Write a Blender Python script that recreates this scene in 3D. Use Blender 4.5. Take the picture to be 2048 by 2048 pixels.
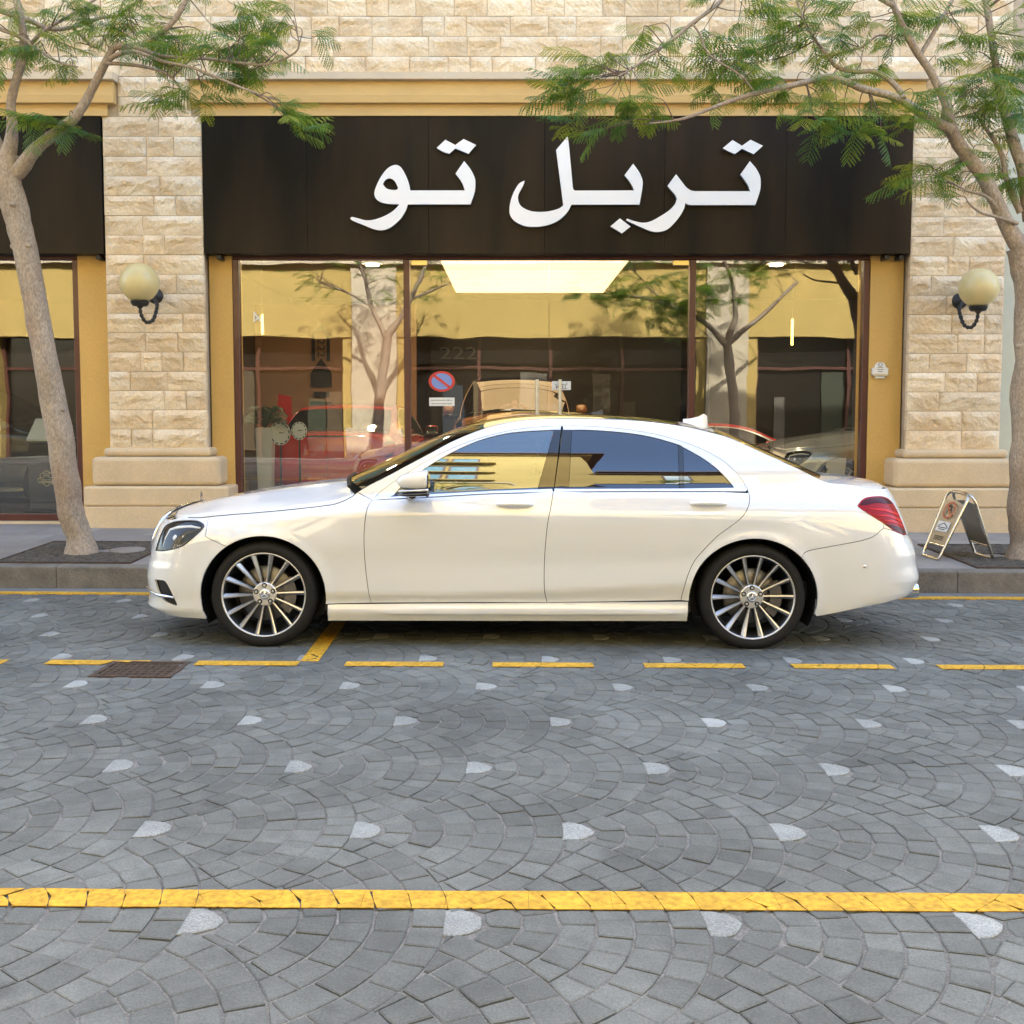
import bpy, bmesh, math, random
import numpy as np
from mathutils import Vector, Matrix
from mathutils.geometry import delaunay_2d_cdt

for o in list(bpy.data.objects):
    bpy.data.objects.remove(o)
R = math.radians
rng = random.Random(7)
SC = bpy.context.scene
COL = SC.collection

# ------------------------------------------------------------------ camera
cam = bpy.data.cameras.new('camera')
cam.sensor_width = 36.0
cam.lens = 2120 / 2048 * 36.0
cam.shift_y = -71 / 2048
cam.clip_start = 0.05
cam.clip_end = 400
cam_o = bpy.data.objects.new('camera', cam)
COL.objects.link(cam_o)
cam_o.location = (0, 0, 1.43)
cam_o.rotation_euler = (math.pi / 2 - math.atan(.0665), 0, 0)
SC.camera = cam_o

# ------------------------------------------------------------------ sky, sun, exposure
SUN_EL, SUN_AZ = 40.0, 14.0        # sun stands behind the shop building, a little to the right
world = bpy.data.worlds.new('World')
SC.world = world
world.use_nodes = True
wn = world.node_tree
wn.nodes.clear()
w_out = wn.nodes.new('ShaderNodeOutputWorld')
w_bg = wn.nodes.new('ShaderNodeBackground')
w_sky = wn.nodes.new('ShaderNodeTexSky')
w_sky.sky_type = 'NISHITA'
w_sky.sun_disc = False
w_sky.sun_elevation = R(SUN_EL)
w_sky.sun_rotation = R(SUN_AZ)
w_sky.dust_density = 3.0
w_sky.air_density = 1.0
w_sky.ozone_density = 0.15
w_bg.inputs['Strength'].default_value = 0.15
wn.links.new(w_sky.outputs[0], w_bg.inputs['Color'])
wn.links.new(w_bg.outputs[0], w_out.inputs['Surface'])

sun = bpy.data.lights.new('sun', 'SUN')
sun.energy = 2.5
sun.angle = R(0.53)
sun.color = (1.0, 0.96, 0.86)
sun_o = bpy.data.objects.new('sun', sun)
COL.objects.link(sun_o)
_d = Vector((math.sin(R(SUN_AZ)) * math.cos(R(SUN_EL)), math.cos(R(SUN_AZ)) * math.cos(R(SUN_EL)), math.sin(R(SUN_EL))))
sun_o.rotation_euler = _d.to_track_quat('Z', 'Y').to_euler()
sun_o.location = (0, 0, 30)

SC.view_settings.view_transform = 'Standard'
SC.view_settings.look = 'None'
SC.view_settings.gamma = 1
SC.view_settings.use_curve_mapping = False
SC.view_settings.exposure = 2.78
SC.render.engine = 'CYCLES'
cy = SC.cycles
cy.use_denoising = True
cy.max_bounces = 7
cy.diffuse_bounces = 3
cy.glossy_bounces = 4
cy.transmission_bounces = 6
cy.transparent_max_bounces = 10
cy.sample_clamp_indirect = 6
cy.caustics_reflective = False
cy.caustics_refractive = False

# ------------------------------------------------------------------ helpers: materials
MATS = {}


def srgb(h):
    """'#rrggbb' -> linear tuple"""
    c = [int(h[i:i + 2], 16) / 255 for i in (1, 3, 5)]
    return tuple(v / 12.92 if v <= .04045 else ((v + .055) / 1.055) ** 2.4 for v in c)


def pmat(name, col, rough=.6, metal=0., var=.0, vs=4., bump=0., bs=40., spec=.5, coat=0., emit=None, es=0.,
         objvar=0., ior=None, stretch=(1, 1, 1), fine=0., fs=200., warp=None):
    """procedural principled material: base colour with noise variation, per object variation and noise bump"""
    m = bpy.data.materials.new(name)
    m.use_nodes = True
    nt = m.node_tree
    b = nt.nodes['Principled BSDF']
    N = nt.nodes.new
    L = nt.links.new
    b.inputs['Roughness'].default_value = rough
    b.inputs['Metallic'].default_value = metal
    b.inputs['Specular IOR Level'].default_value = spec
    if ior:
        b.inputs['IOR'].default_value = ior
    b.inputs['Coat Weight'].default_value = coat
    b.inputs['Coat Roughness'].default_value = .03
    c4 = (*col, 1)
    b.inputs['Base Color'].default_value = c4
    if emit:
        b.inputs['Emission Color'].default_value = (*emit, 1)
        b.inputs['Emission Strength'].default_value = es
    if var or bump or objvar or fine:
        tc = N('ShaderNodeTexCoord')
        mp = N('ShaderNodeMapping')
        mp.inputs['Scale'].default_value = stretch
        L(tc.outputs['Object'], mp.inputs['Vector'])
        vec = mp.outputs[0]
        sock = None
        if objvar:
            oi = N('ShaderNodeObjectInfo')
            ad = N('ShaderNodeVectorMath')
            ad.operation = 'MULTIPLY_ADD'
            cx = N('ShaderNodeCombineXYZ')
            for i in range(3):
                L(oi.outputs['Random'], cx.inputs[i])
            L(cx.outputs[0], ad.inputs[0])
            ad.inputs[1].default_value = (37, 53, 71)
            L(vec, ad.inputs[2])
            vec = ad.outputs[0]
        def mul(sock, fac_sock, lo, hi):
            mr = N('ShaderNodeMapRange')
            mr.inputs['To Min'].default_value = lo
            mr.inputs['To Max'].default_value = hi
            L(fac_sock, mr.inputs['Value'])
            mx = N('ShaderNodeMix')
            mx.data_type = 'RGBA'
            mx.blend_type = 'MULTIPLY'
            mx.inputs['Factor'].default_value = 1
            if sock is None:
                mx.inputs['A'].default_value = c4
            else:
                L(sock, mx.inputs['A'])
            L(mr.outputs[0], mx.inputs['B'])
            return mx.outputs['Result']
        if var:
            n = N('ShaderNodeTexNoise')
            n.inputs['Scale'].default_value = vs
            n.inputs['Detail'].default_value = 6
            n.inputs['Roughness'].default_value = .62
            L(vec, n.inputs['Vector'])
            mr0 = N('ShaderNodeMapRange')
            mr0.inputs['From Min'].default_value = .3
            mr0.inputs['From Max'].default_value = .7
            L(n.outputs['Fac'], mr0.inputs['Value'])
            sock = mul(sock, mr0.outputs[0], 1 - var, 1 + var * .6)
        if warp:   # second tone drifting through the surface
            n = N('ShaderNodeTexNoise')
            n.inputs['Scale'].default_value = vs * .45
            n.inputs['Detail'].default_value = 4
            ad2 = N('ShaderNodeVectorMath')
            ad2.inputs[1].default_value = (13.3, 4.1, 8.2)
            L(vec, ad2.inputs[0])
            L(ad2.outputs[0], n.inputs['Vector'])
            cr = N('ShaderNodeMapRange')
            cr.inputs['From Min'].default_value = .42
            cr.inputs['From Max'].default_value = .66
            L(n.outputs['Fac'], cr.inputs['Value'])
            mx = N('ShaderNodeMix')
            mx.data_type = 'RGBA'
            L(cr.outputs[0], mx.inputs['Factor'])
            if sock is None:
                mx.inputs['A'].default_value = c4
            else:
                L(sock, mx.inputs['A'])
            mx.inputs['B'].default_value = (*warp, 1)
            sock = mx.outputs['Result']
        if fine:
            n = N('ShaderNodeTexNoise')
            n.inputs['Scale'].default_value = fs
            n.inputs['Detail'].default_value = 2
            L(vec, n.inputs['Vector'])
            mr0 = N('ShaderNodeMapRange')
            mr0.inputs['From Min'].default_value = .35
            mr0.inputs['From Max'].default_value = .65
            L(n.outputs['Fac'], mr0.inputs['Value'])
            sock = mul(sock, mr0.outputs[0], 1 - fine, 1 + fine)
        if objvar:
            sock = mul(sock, oi.outputs['Random'], 1 - objvar, 1 + objvar)
        if sock is not None:
            L(sock, b.inputs['Base Color'])
        if bump:
            n = N('ShaderNodeTexNoise')
            n.inputs['Scale'].default_value = bs
            n.inputs['Detail'].default_value = 5
            L(vec, n.inputs['Vector'])
            bp = N('ShaderNodeBump')
            bp.inputs['Strength'].default_value = 1
            bp.inputs['Distance'].default_value = bump
            L(n.outputs['Fac'], bp.inputs['Height'])
            L(bp.outputs[0], b.inputs['Normal'])
    MATS[name] = m
    return m


def pane_mat(name, refl=.25, tint=(.9, .95, .92), see=1.0, body=(.01, .011, .012), rough=0., gcol=(1, 1, 1), wave=0.):
    """sheet of glass: mirror reflection rising towards grazing angles over a tinted clear (or half clear) body"""
    m = bpy.data.materials.new(name)
    m.use_nodes = True
    nt = m.node_tree
    nt.nodes.clear()
    N = nt.nodes.new
    L = nt.links.new
    out = N('ShaderNodeOutputMaterial')
    tr = N('ShaderNodeBsdfTransparent')
    tr.inputs[0].default_value = (*tint, 1)
    df = N('ShaderNodeBsdfDiffuse')
    df.inputs[0].default_value = (*body, 1)
    m1 = N('ShaderNodeMixShader')
    m1.inputs[0].default_value = see
    L(df.outputs[0], m1.inputs[1])
    L(tr.outputs[0], m1.inputs[2])
    gl = N('ShaderNodeBsdfGlossy')
    gl.inputs['Color'].default_value = (*gcol, 1)
    gl.inputs['Roughness'].default_value = rough
    if wave:
        tc = N('ShaderNodeTexCoord')
        nz = N('ShaderNodeTexNoise')
        nz.inputs['Scale'].default_value = 1.6
        nz.inputs['Detail'].default_value = 1.5
        L(tc.outputs['Object'], nz.inputs['Vector'])
        bp = N('ShaderNodeBump')
        bp.inputs['Strength'].default_value = 1
        bp.inputs['Distance'].default_value = wave
        L(nz.outputs['Fac'], bp.inputs['Height'])
        L(bp.outputs[0], gl.inputs['Normal'])
    lw = N('ShaderNodeLayerWeight')
    lw.inputs['Blend'].default_value = .5
    pw = N('ShaderNodeMath')
    pw.operation = 'POWER'
    pw.inputs[1].default_value = 4.0
    L(lw.outputs['Facing'], pw.inputs[0])
    mr = N('ShaderNodeMapRange')
    mr.inputs['To Min'].default_value = refl
    mr.inputs['To Max'].default_value = 1
    L(pw.outputs[0], mr.inputs['Value'])
    m2 = N('ShaderNodeMixShader')
    L(mr.outputs[0], m2.inputs[0])
    L(m1.outputs[0], m2.inputs[1])
    L(gl.outputs[0], m2.inputs[2])
    L(m2.outputs[0], out.inputs['Surface'])
    MATS[name] = m
    return m


# ------------------------------------------------------------------ helpers: objects
def link(o, parent=None):
    COL.objects.link(o)
    if parent is not None:
        o.parent = parent
    return o


def empty(name, loc=(0, 0, 0), rot=(0, 0, 0), parent=None):
    o = bpy.data.objects.new(name, None)
    o.location = loc
    o.rotation_euler = rot
    o.empty_display_size = .1
    return link(o, parent)


def tag(o, label=None, cat=None, group=None, kind=None):
    if label: o['label'] = label
    if cat: o['category'] = cat
    if group: o['group'] = group
    if kind: o['kind'] = kind
    return o


class MB:
    """collects geometry, build() links it as one mesh object"""
    def __init__(s):
        s.v, s.f, s.sm = [], [], []

    def add(s, vs, fs, smooth=False):
        n = len(s.v)
        s.v += [tuple(p) for p in vs]
        s.f += [tuple(i + n for i in f) for f in fs]
        s.sm += [smooth] * len(fs)
        return s

    def box(s, a, b, ch=0.):
        x0, y0, z0 = a
        x1, y1, z1 = b
        if ch <= 0:
            vs = [(x, y, z) for z in (z0, z1) for y in (y0, y1) for x in (x0, x1)]
            return s.add(vs, [(0, 2, 3, 1), (4, 5, 7, 6), (0, 1, 5, 4), (2, 6, 7, 3), (0, 4, 6, 2), (1, 3, 7, 5)])
        # chamfered box
        bm = bmesh.new()
        bmesh.ops.create_cube(bm, size=1)
        for v in bm.verts:
            v.co = Vector(((x0 + x1) / 2 + v.co.x * (x1 - x0), (y0 + y1) / 2 + v.co.y * (y1 - y0), (z0 + z1) / 2 + v.co.z * (z1 - z0)))
        bmesh.ops.bevel(bm, geom=bm.edges[:], offset=ch, segments=1, affect='EDGES')
        bm.verts.index_update()
        s.add([v.co[:] for v in bm.verts], [[v.index for v in f.verts] for f in bm.faces])
        bm.free()
        return s

    def tube(s, pts, r, n=8, caps=True, smooth=True, closed=False):
        """tube along points; r number or list"""
        P = [Vector(p) for p in pts]
        k = len(P)
        rs = r if isinstance(r, (list, tuple)) else [r] * k
        vs = []
        t0 = (P[1] - P[0]).normalized()
        up = Vector((0, 0, 1)) if abs(t0.z) < .9 else Vector((0, 1, 0))
        nrm = t0.cross(up).normalized()
        for i in range(k):
            if closed:
                t = (P[(i + 1) % k] - P[i - 1]).normalized()
            else:
                t = (P[min(i + 1, k - 1)] - P[max(i - 1, 0)]).normalized()
            nrm = (nrm - t * nrm.dot(t))
            nrm = nrm.normalized() if nrm.length > 1e-6 else t.orthogonal().normalized()
            bn = t.cross(nrm)
            for j in range(n):
                a = 2 * math.pi * j / n
                vs.append(P[i] + (nrm * math.cos(a) + bn * math.sin(a)) * rs[i])
        fs = []
        m = k if closed else k - 1
        for i in range(m):
            for j in range(n):
                a, b = i * n + j, i * n + (j + 1) % n
                c, d = ((i + 1) % k) * n + (j + 1) % n, ((i + 1) % k) * n + j
                fs.append((a, b, c, d))
        s.add(vs, fs, smooth)
        if caps and not closed:
            s.add(vs[:n], [tuple(range(n))[::-1]])
            s.add(vs[-n:], [tuple(range(n))])
        return s

    def lathe(s, prof, n=24, c=(0, 0, 0), axis='z', smooth=True):
        """prof: (r, h) list"""
        vs = []
        for r, h in prof:
            for j in range(n):
                a = 2 * math.pi * j / n
                if axis == 'z': p = (c[0] + r * math.cos(a), c[1] + r * math.sin(a), c[2] + h)
                elif axis == 'y': p = (c[0] + r * math.cos(a), c[1] + h, c[2] + r * math.sin(a))
                else: p = (c[0] + h, c[1] + r * math.cos(a), c[2] + r * math.sin(a))
                vs.append(p)
        fs = []
        for i in range(len(prof) - 1):
            for j in range(n):
                q = (i * n + j, i * n + (j + 1) % n, (i + 1) * n + (j + 1) % n, (i + 1) * n + j)
                fs.append(q if axis != 'y' else q[::-1])
        return s.add(vs, fs, smooth)

    def prism(s, poly, y0, y1, plane='xz', holes=None):
        """extrude 2D polygon (list of (a,b)) between two depths along the third axis"""
        outer = [tuple(p) for p in poly]
        if area2(outer) < 0: outer = outer[::-1]
        loops = [outer] + [list(h) if area2(h) < 0 else list(h)[::-1] for h in (holes or [])]
        pts, edges = [], []
        for lp in loops:
            n = len(pts)
            pts += lp
            edges += [(n + i, n + (i + 1) % len(lp)) for i in range(len(lp))]
        if holes:
            r = delaunay_2d_cdt([Vector(p) for p in pts], edges, [], 0, 1e-6)
            pv = [tuple(v) for v in r[0]]
            fcs = []
            for f in r[2]:
                cx = sum(pv[i][0] for i in f) / 3
                cyy = sum(pv[i][1] for i in f) / 3
                if inpoly(cx, cyy, outer) and not any(inpoly(cx, cyy, h) for h in loops[1:]):
                    fcs.append(tuple(f))
        else:
            pv = pts
            fcs = [tuple(range(len(pts)))]
        def co(p, d):
            return (p[0], d, p[1]) if plane == 'xz' else ((p[0], p[1], d) if plane == 'xy' else (d, p[0], p[1]))
        flip = plane == 'xz'
        a, b = (y0, y1)
        s.add([co(p, a) for p in pv], [f if flip else f[::-1] for f in fcs])
        s.add([co(p, b) for p in pv], [f[::-1] if flip else f for f in fcs])
        for lp in loops:
            k = len(lp)
            vs = [co(p, a) for p in lp] + [co(p, b) for p in lp]
            fs = [(i, (i + 1) % k, k + (i + 1) % k, k + i) for i in range(k)]
            s.add(vs, [f[::-1] for f in fs] if flip else fs)
        return s

    def mesh(s, name, mats=None):
        me = bpy.data.meshes.new(name)
        me.from_pydata(s.v, [], s.f)
        me.polygons.foreach_set('use_smooth', s.sm)
        if mats is not None:
            for m in (mats if isinstance(mats, (list, tuple)) else [mats]):
                me.materials.append(m)
        me.update()
        return me

    def build(s, name, mats=None, parent=None, loc=None, rot=None):
        o = bpy.data.objects.new(name, s.mesh(name, mats))
        if loc is not None: o.location = loc
        if rot is not None: o.rotation_euler = rot
        return link(o, parent)


def area2(p):
    return sum(p[i][0] * p[(i + 1) % len(p)][1] - p[(i + 1) % len(p)][0] * p[i][1] for i in range(len(p))) / 2


def inpoly(x, y, poly):
    r = False
    j = len(poly) - 1
    for i in range(len(poly)):
        xi, yi = poly[i][0], poly[i][1]
        xj, yj = poly[j][0], poly[j][1]
        if (yi > y) != (yj > y) and x < (xj - xi) * (y - yi) / (yj - yi) + xi:
            r = not r
        j = i
    return r


def catmull(pts, k=6, closed=False):
    P = [Vector(p) for p in pts]
    n = len(P)
    out = []
    for i in range(n if closed else n - 1):
        if closed:
            p0, p1, p2, p3 = P[i - 1], P[i], P[(i + 1) % n], P[(i + 2) % n]
        else:
            p1, p2 = P[i], P[i + 1]
            p0 = P[i - 1] if i > 0 else p1 * 2 - p2
            p3 = P[i + 2] if i + 2 < n else p2 * 2 - p1
        for j in range(k):
            t = j / k
            out.append(.5 * ((2 * p1) + (p2 - p0) * t + (2 * p0 - 5 * p1 + 4 * p2 - p3) * t * t + (3 * p1 - p0 - 3 * p2 + p3) * t ** 3))
    if not closed:
        out.append(P[-1])
    return [tuple(v) for v in out]


def clip_poly(poly, a, b, c):
    """keep the part of a convex polygon where a*x + b*y <= c"""
    out = []
    n = len(poly)
    for i in range(n):
        p, q = poly[i], poly[(i + 1) % n]
        dp, dq = a * p[0] + b * p[1] - c, a * q[0] + b * q[1] - c
        if dp <= 0: out.append(p)
        if (dp < 0 < dq) or (dq < 0 < dp):
            t = dp / (dp - dq)
            out.append((p[0] + (q[0] - p[0]) * t, p[1] + (q[1] - p[1]) * t))
    return out


def copy_tree(o, parent=None):
    c = o.copy()
    COL.objects.link(c)
    c.parent = parent
    for ch in o.children:
        copy_tree(ch, c)
    return c


def noise3(x, y, z=0.):
    from mathutils import noise
    return noise.noise(Vector((x, y, z)))
# ------------------------------------------------------------------ ground: road, setts, paint, kerb, pavement
SY, SX = .0193, .0055          # crossfall towards the kerb and gentle fall along the street


def road_z(x, y):
    return -SY * y - SX * x


def pave_z(x, y):
    return .014 + .02 * (y - 9.3) - SX * x


def sett_mat(name, base, speck, rough=.75, var=.22):
    m = bpy.data.materials.new(name)
    m.use_nodes = True
    nt = m.node_tree
    b = nt.nodes['Principled BSDF']
    N, L = nt.nodes.new, nt.links.new
    ge = N('ShaderNodeNewGeometry')
    oi = N('ShaderNodeObjectInfo')
    ad = N('ShaderNodeMath'); ad.operation = 'ADD'
    L(ge.outputs['Random Per Island'], ad.inputs[0]); L(oi.outputs['Random'], ad.inputs[1])
    fr = N('ShaderNodeMath'); fr.operation = 'FRACT'
    L(ad.outputs[0], fr.inputs[0])
    n1 = N('ShaderNodeTexNoise'); n1.inputs['Scale'].default_value = 150; n1.inputs['Detail'].default_value = 6; n1.inputs['Roughness'].default_value = .75
    n2 = N('ShaderNodeTexNoise'); n2.inputs['Scale'].default_value = 1.1; n2.inputs['Detail'].default_value = 5
    n3 = N('ShaderNodeTexNoise'); n3.inputs['Scale'].default_value = 14; n3.inputs['Detail'].default_value = 6
    for n in (n1, n2, n3): L(ge.outputs['Position'], n.inputs['Vector'])
    def mr(s, a, bb, lo, hi):
        r = N('ShaderNodeMapRange')
        for k, v in zip(('From Min', 'From Max', 'To Min', 'To Max'), (a, bb, lo, hi)): r.inputs[k].default_value = v
        L(s, r.inputs['Value']); return r.outputs[0]
    def mu(a, bs):
        x = N('ShaderNodeMath'); x.operation = 'MULTIPLY'; L(a, x.inputs[0]); L(bs, x.inputs[1]); return x.outputs[0]
    f = mu(mr(fr.outputs[0], 0, 1, 1 - var, 1 + var), mr(n1.outputs['Fac'], .3, .7, 1 - speck, 1 + speck))
    f = mu(f, mr(n2.outputs['Fac'], .3, .7, .72, 1.20))
    f = mu(f, mr(n3.outputs['Fac'], .3, .75, .84, 1.10))
    n5 = N('ShaderNodeTexNoise'); n5.inputs['Scale'].default_value = 3.3; n5.inputs['Detail'].default_value = 3
    L(ge.outputs['Position'], n5.inputs['Vector'])
    f = mu(f, mr(n5.outputs['Fac'], .66, .76, 1.0, .62))
    mx = N('ShaderNodeMix'); mx.data_type = 'RGBA'; mx.blend_type = 'MULTIPLY'
    mx.inputs['Factor'].default_value = 1
    mx.inputs['A'].default_value = (*base, 1)
    L(f, mx.inputs['B'])
    L(mx.outputs['Result'], b.inputs['Base Color'])
    b.inputs['Roughness'].default_value = rough
    b.inputs['Specular IOR Level'].default_value = .35
    bp = N('ShaderNodeBump'); bp.inputs['Distance'].default_value = .0025; bp.inputs['Strength'].default_value = .8
    n4 = N('ShaderNodeTexNoise'); n4.inputs['Scale'].default_value = 90; n4.inputs['Detail'].default_value = 4
    L(ge.outputs['Position'], n4.inputs['Vector'])
    L(n4.outputs['Fac'], bp.inputs['Height']); L(bp.outputs[0], b.inputs['Normal'])
    MATS[name] = m
    return m


M_SETT = sett_mat('grey_basalt_sett', (.156, .165, .153), .34, var=.15)
M_ACC = sett_mat('pale_granite', (.33, .345, .33), .55, var=.10)
M_BED = pmat('joint_mortar', (.195, .190, .176), .9, var=.35, vs=9, bump=.004, bs=60, fine=.3, fs=160)
M_YEL = pmat('yellow_road_paint', (.66, .37, .028), .65, var=.22, vs=9, bump=.0015, bs=120, fine=.22, fs=45)
M_KERB = pmat('kerb_concrete', (.19, .175, .15), .85, var=.35, vs=5, bump=.007, bs=40, fine=.2, fs=150, objvar=.12)
M_GUT = pmat('gutter_concrete', (.19, .19, .19), .85, var=.2, vs=4, bump=.002, bs=70, fine=.15, fs=150, objvar=.08)
M_SLAB = pmat('paving_slab', (.29, .27, .25), .8, var=.18, vs=2.2, bump=.002, bs=60, fine=.12, fs=170, objvar=.10)
M_GRATE = pmat('gravel_grate', (.10, .085, .066), .9, var=.6, vs=16, bump=.012, bs=70, fine=.5, fs=90)
M_RUST = pmat('rusty_iron', (.085, .055, .038), .85, var=.4, vs=12, bump=.004, bs=80, fine=.35, fs=90)
M_BLACK = pmat('dark_hollow', (.012, .011, .010), .9)

KERB_Y = 9.14
road = MB()
gx = [-60, -20, -8, 8, 20, 60]
gy = [-30, -5, 1.2, KERB_Y + .05]
vs = [(x, y, road_z(x, y) - .0052) for y in gy for x in gx]
road.add(vs, [(j * 6 + i, j * 6 + i + 1, (j + 1) * 6 + i + 1, (j + 1) * 6 + i) for j in range(3) for i in range(5)])
ROAD = tag(road.build('road', M_BED), 'grey street paved with setts laid in fan arcs', kind='structure')

# ---- fan pattern
S_, R_, RW = .75, .695, .75 / 7
X0, Y0 = -.186, 2.965
holes = [(-2.42, 5.90, -1.93, 6.32)]       # the iron cover


def ring_poly(c, r0, r1, a0, a1):
    k = 3
    o = [(c[0] + r1 * math.cos(a0 + (a1 - a0) * i / (k - 1)), c[1] + r1 * math.sin(a0 + (a1 - a0) * i / (k - 1))) for i in range(k)]
    i_ = [(c[0] + r0 * math.cos(a1 + (a0 - a1) * i / (k - 1)), c[1] + r0 * math.sin(a1 + (a0 - a1) * i / (k - 1))) for i in range(k)]
    return o + i_


def disc_clip(poly, d):
    """remove from the polygon what lies inside the disc of radius S_ round d"""
    if min((p[0] - d[0]) ** 2 + (p[1] - d[1]) ** 2 for p in poly) > S_ * S_: return poly
    cx = sum(p[0] for p in poly) / len(poly) - d[0]
    cyy = sum(p[1] for p in poly) / len(poly) - d[1]
    l = math.hypot(cx, cyy) or 1
    nx, ny = cx / l, cyy / l
    q = clip_poly(poly, -nx, -ny, -(nx * d[0] + ny * d[1] + S_))
    return q


setts, accents = [], []
for r in range(-3, 10):
    cyr = Y0 + r * R_
    for k in range(-10, 10):
        c = (X0 + k * S_ + (S_ / 2 if r % 2 else 0), cyr)
        if not (-6.6 < c[0] < 6.2): continue
        nb = [(c[0] - S_, cyr), (c[0] - S_ / 2, cyr + R_), (c[0] - S_ / 2, cyr - R_)]
        j0 = lambda a: a + rng.uniform(-.006, .006)
        accents.append([(j0(c[0] + x), j0(c[1] + y)) for x, y in
                        [(-.012, -.082), (.03, -.081), (.066, -.066), (.094, -.036), (.104, 0), (.094, .036), (.066, .066), (.03, .081), (-.012, .082), (-.004, 0)]])
        for j in range(1, 7):
            r0, r1 = j * RW, (j + 1) * RW
            rm = (r0 + r1) / 2
            da = rng.uniform(.100, .122) / rm
            n = int(2.4 / da) + 1
            off = rng.uniform(-.5, .5) * da
            a = -n / 2 * da + off
            while a < n / 2 * da:
                w = da * rng.uniform(.82, 1.2)
                p = ring_poly(c, r0, r1, a, a + w)
                a += w
                full = abs(area2(p))
                for d in nb:
                    if len(p) >= 3: p = disc_clip(p, d)
                if len(p) < 3 or abs(area2(p)) < .12 * full: continue
                mx = sum(q[0] for q in p) / len(p); my = sum(q[1] for q in p) / len(p)
                if my > 8.94 or my < 1.5: continue
                if j == 1 and abs(my - cyr) < .02 and mx - c[0] < .10: continue
                if any(h[0] < mx < h[2] and h[1] < my < h[3] for h in holes): continue
                setts.append([(q[0], q[1]) for q in p])


def shrink(p, d):
    """inset a convex polygon by d"""
    if area2(p) < 0: p = p[::-1]
    q = p
    n = len(p)
    for i in range(n):
        a, b = p[i], p[(i + 1) % n]
        ex, ey = b[0] - a[0], b[1] - a[1]
        l = math.hypot(ex, ey)
        if l < 1e-5: continue
        nx, ny = ey / l, -ex / l
        q = clip_poly(q, nx, ny, nx * a[0] + ny * a[1] - d)
        if len(q) < 3: return None
    return q


def stone_geo(mb, p, top, tilt, centre=None, gap=.0026, bev=.0045, dep=.02):
    o = shrink(p, gap)
    if not o: return False
    i_ = shrink(o, bev)
    if not i_ or len(i_) != len(o):
        cx = sum(q[0] for q in o) / len(o); cyy = sum(q[1] for q in o) / len(o)
        i_ = [(cx + (q[0] - cx) * .86, cyy + (q[1] - cyy) * .86) for q in o]
    cx = sum(q[0] for q in o) / len(o); cyy = sum(q[1] for q in o) / len(o)
    ox, oy, oz = centre if centre else (0, 0, 0)
    n = len(o)
    def z(q, dz): return road_z(q[0], q[1]) + top + dz + (q[0] - cx) * tilt[0] + (q[1] - cyy) * tilt[1] - oz
    vs = [(q[0] - ox, q[1] - oy, z(q, 0)) for q in i_] + [(q[0] - ox, q[1] - oy, z(q, -.0028)) for q in o] + [(q[0] - ox, q[1] - oy, z(q, -dep)) for q in o]
    fs = [tuple(range(n))]
    for a in range(n):
        b = (a + 1) % n
        fs += [(a, n + a, n + b, b), (n + a, 2 * n + a, 2 * n + b, n + b)]
    mb.add(vs, fs)
    return True


def img_area(p):
    my = sum(q[1] for q in p) / len(p)
    mx = sum(q[0] for q in p) / len(p)
    if my < 2.55 or abs(mx) > my * .50 + .05: return -my
    return abs(area2(p)) / (my ** 3)


order = sorted(range(len(setts)), key=lambda i: -img_area(setts[i]))
near = set(order[:300])
field = MB()
sett_z = []
for i, p in enumerate(setts):
    top, tilt = rng.uniform(-.0025, .0025), (rng.uniform(-.02, .02), rng.uniform(-.02, .02))
    if i in near:
        mb = MB()
        c = (sum(q[0] for q in p) / len(p), sum(q[1] for q in p) / len(p))
        cz = road_z(*c)
        if stone_geo(mb, p, top, tilt, (c[0], c[1], cz)):
            mb.build('sett', M_SETT, ROAD, loc=(c[0], c[1], cz))
    else:
        stone_geo(field, p, top, tilt)
tag(field.build('sett_paving', M_SETT, ROAD), kind='stuff')
acc_field = MB()
n_acc = 0
for p in accents:
    my = sum(q[1] for q in p) / len(p); mx = sum(q[0] for q in p) / len(p)
    if my > 8.75 or my < 1.5: continue
    if any(h[0] - .05 < mx < h[2] + .05 and h[1] - .05 < my < h[3] + .05 for h in holes): continue
    cz = road_z(mx, my)
    mb = MB()
    # concave left edge: drop the middle point for the inset, keep a plain convex D
    if stone_geo(mb, p[:-1], rng.uniform(.0018, .0030), (0, 0), (mx, my, cz), gap=.004, bev=.004):
        mb.build('accent_stone', M_ACC, ROAD, loc=(mx, my, cz))

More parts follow.
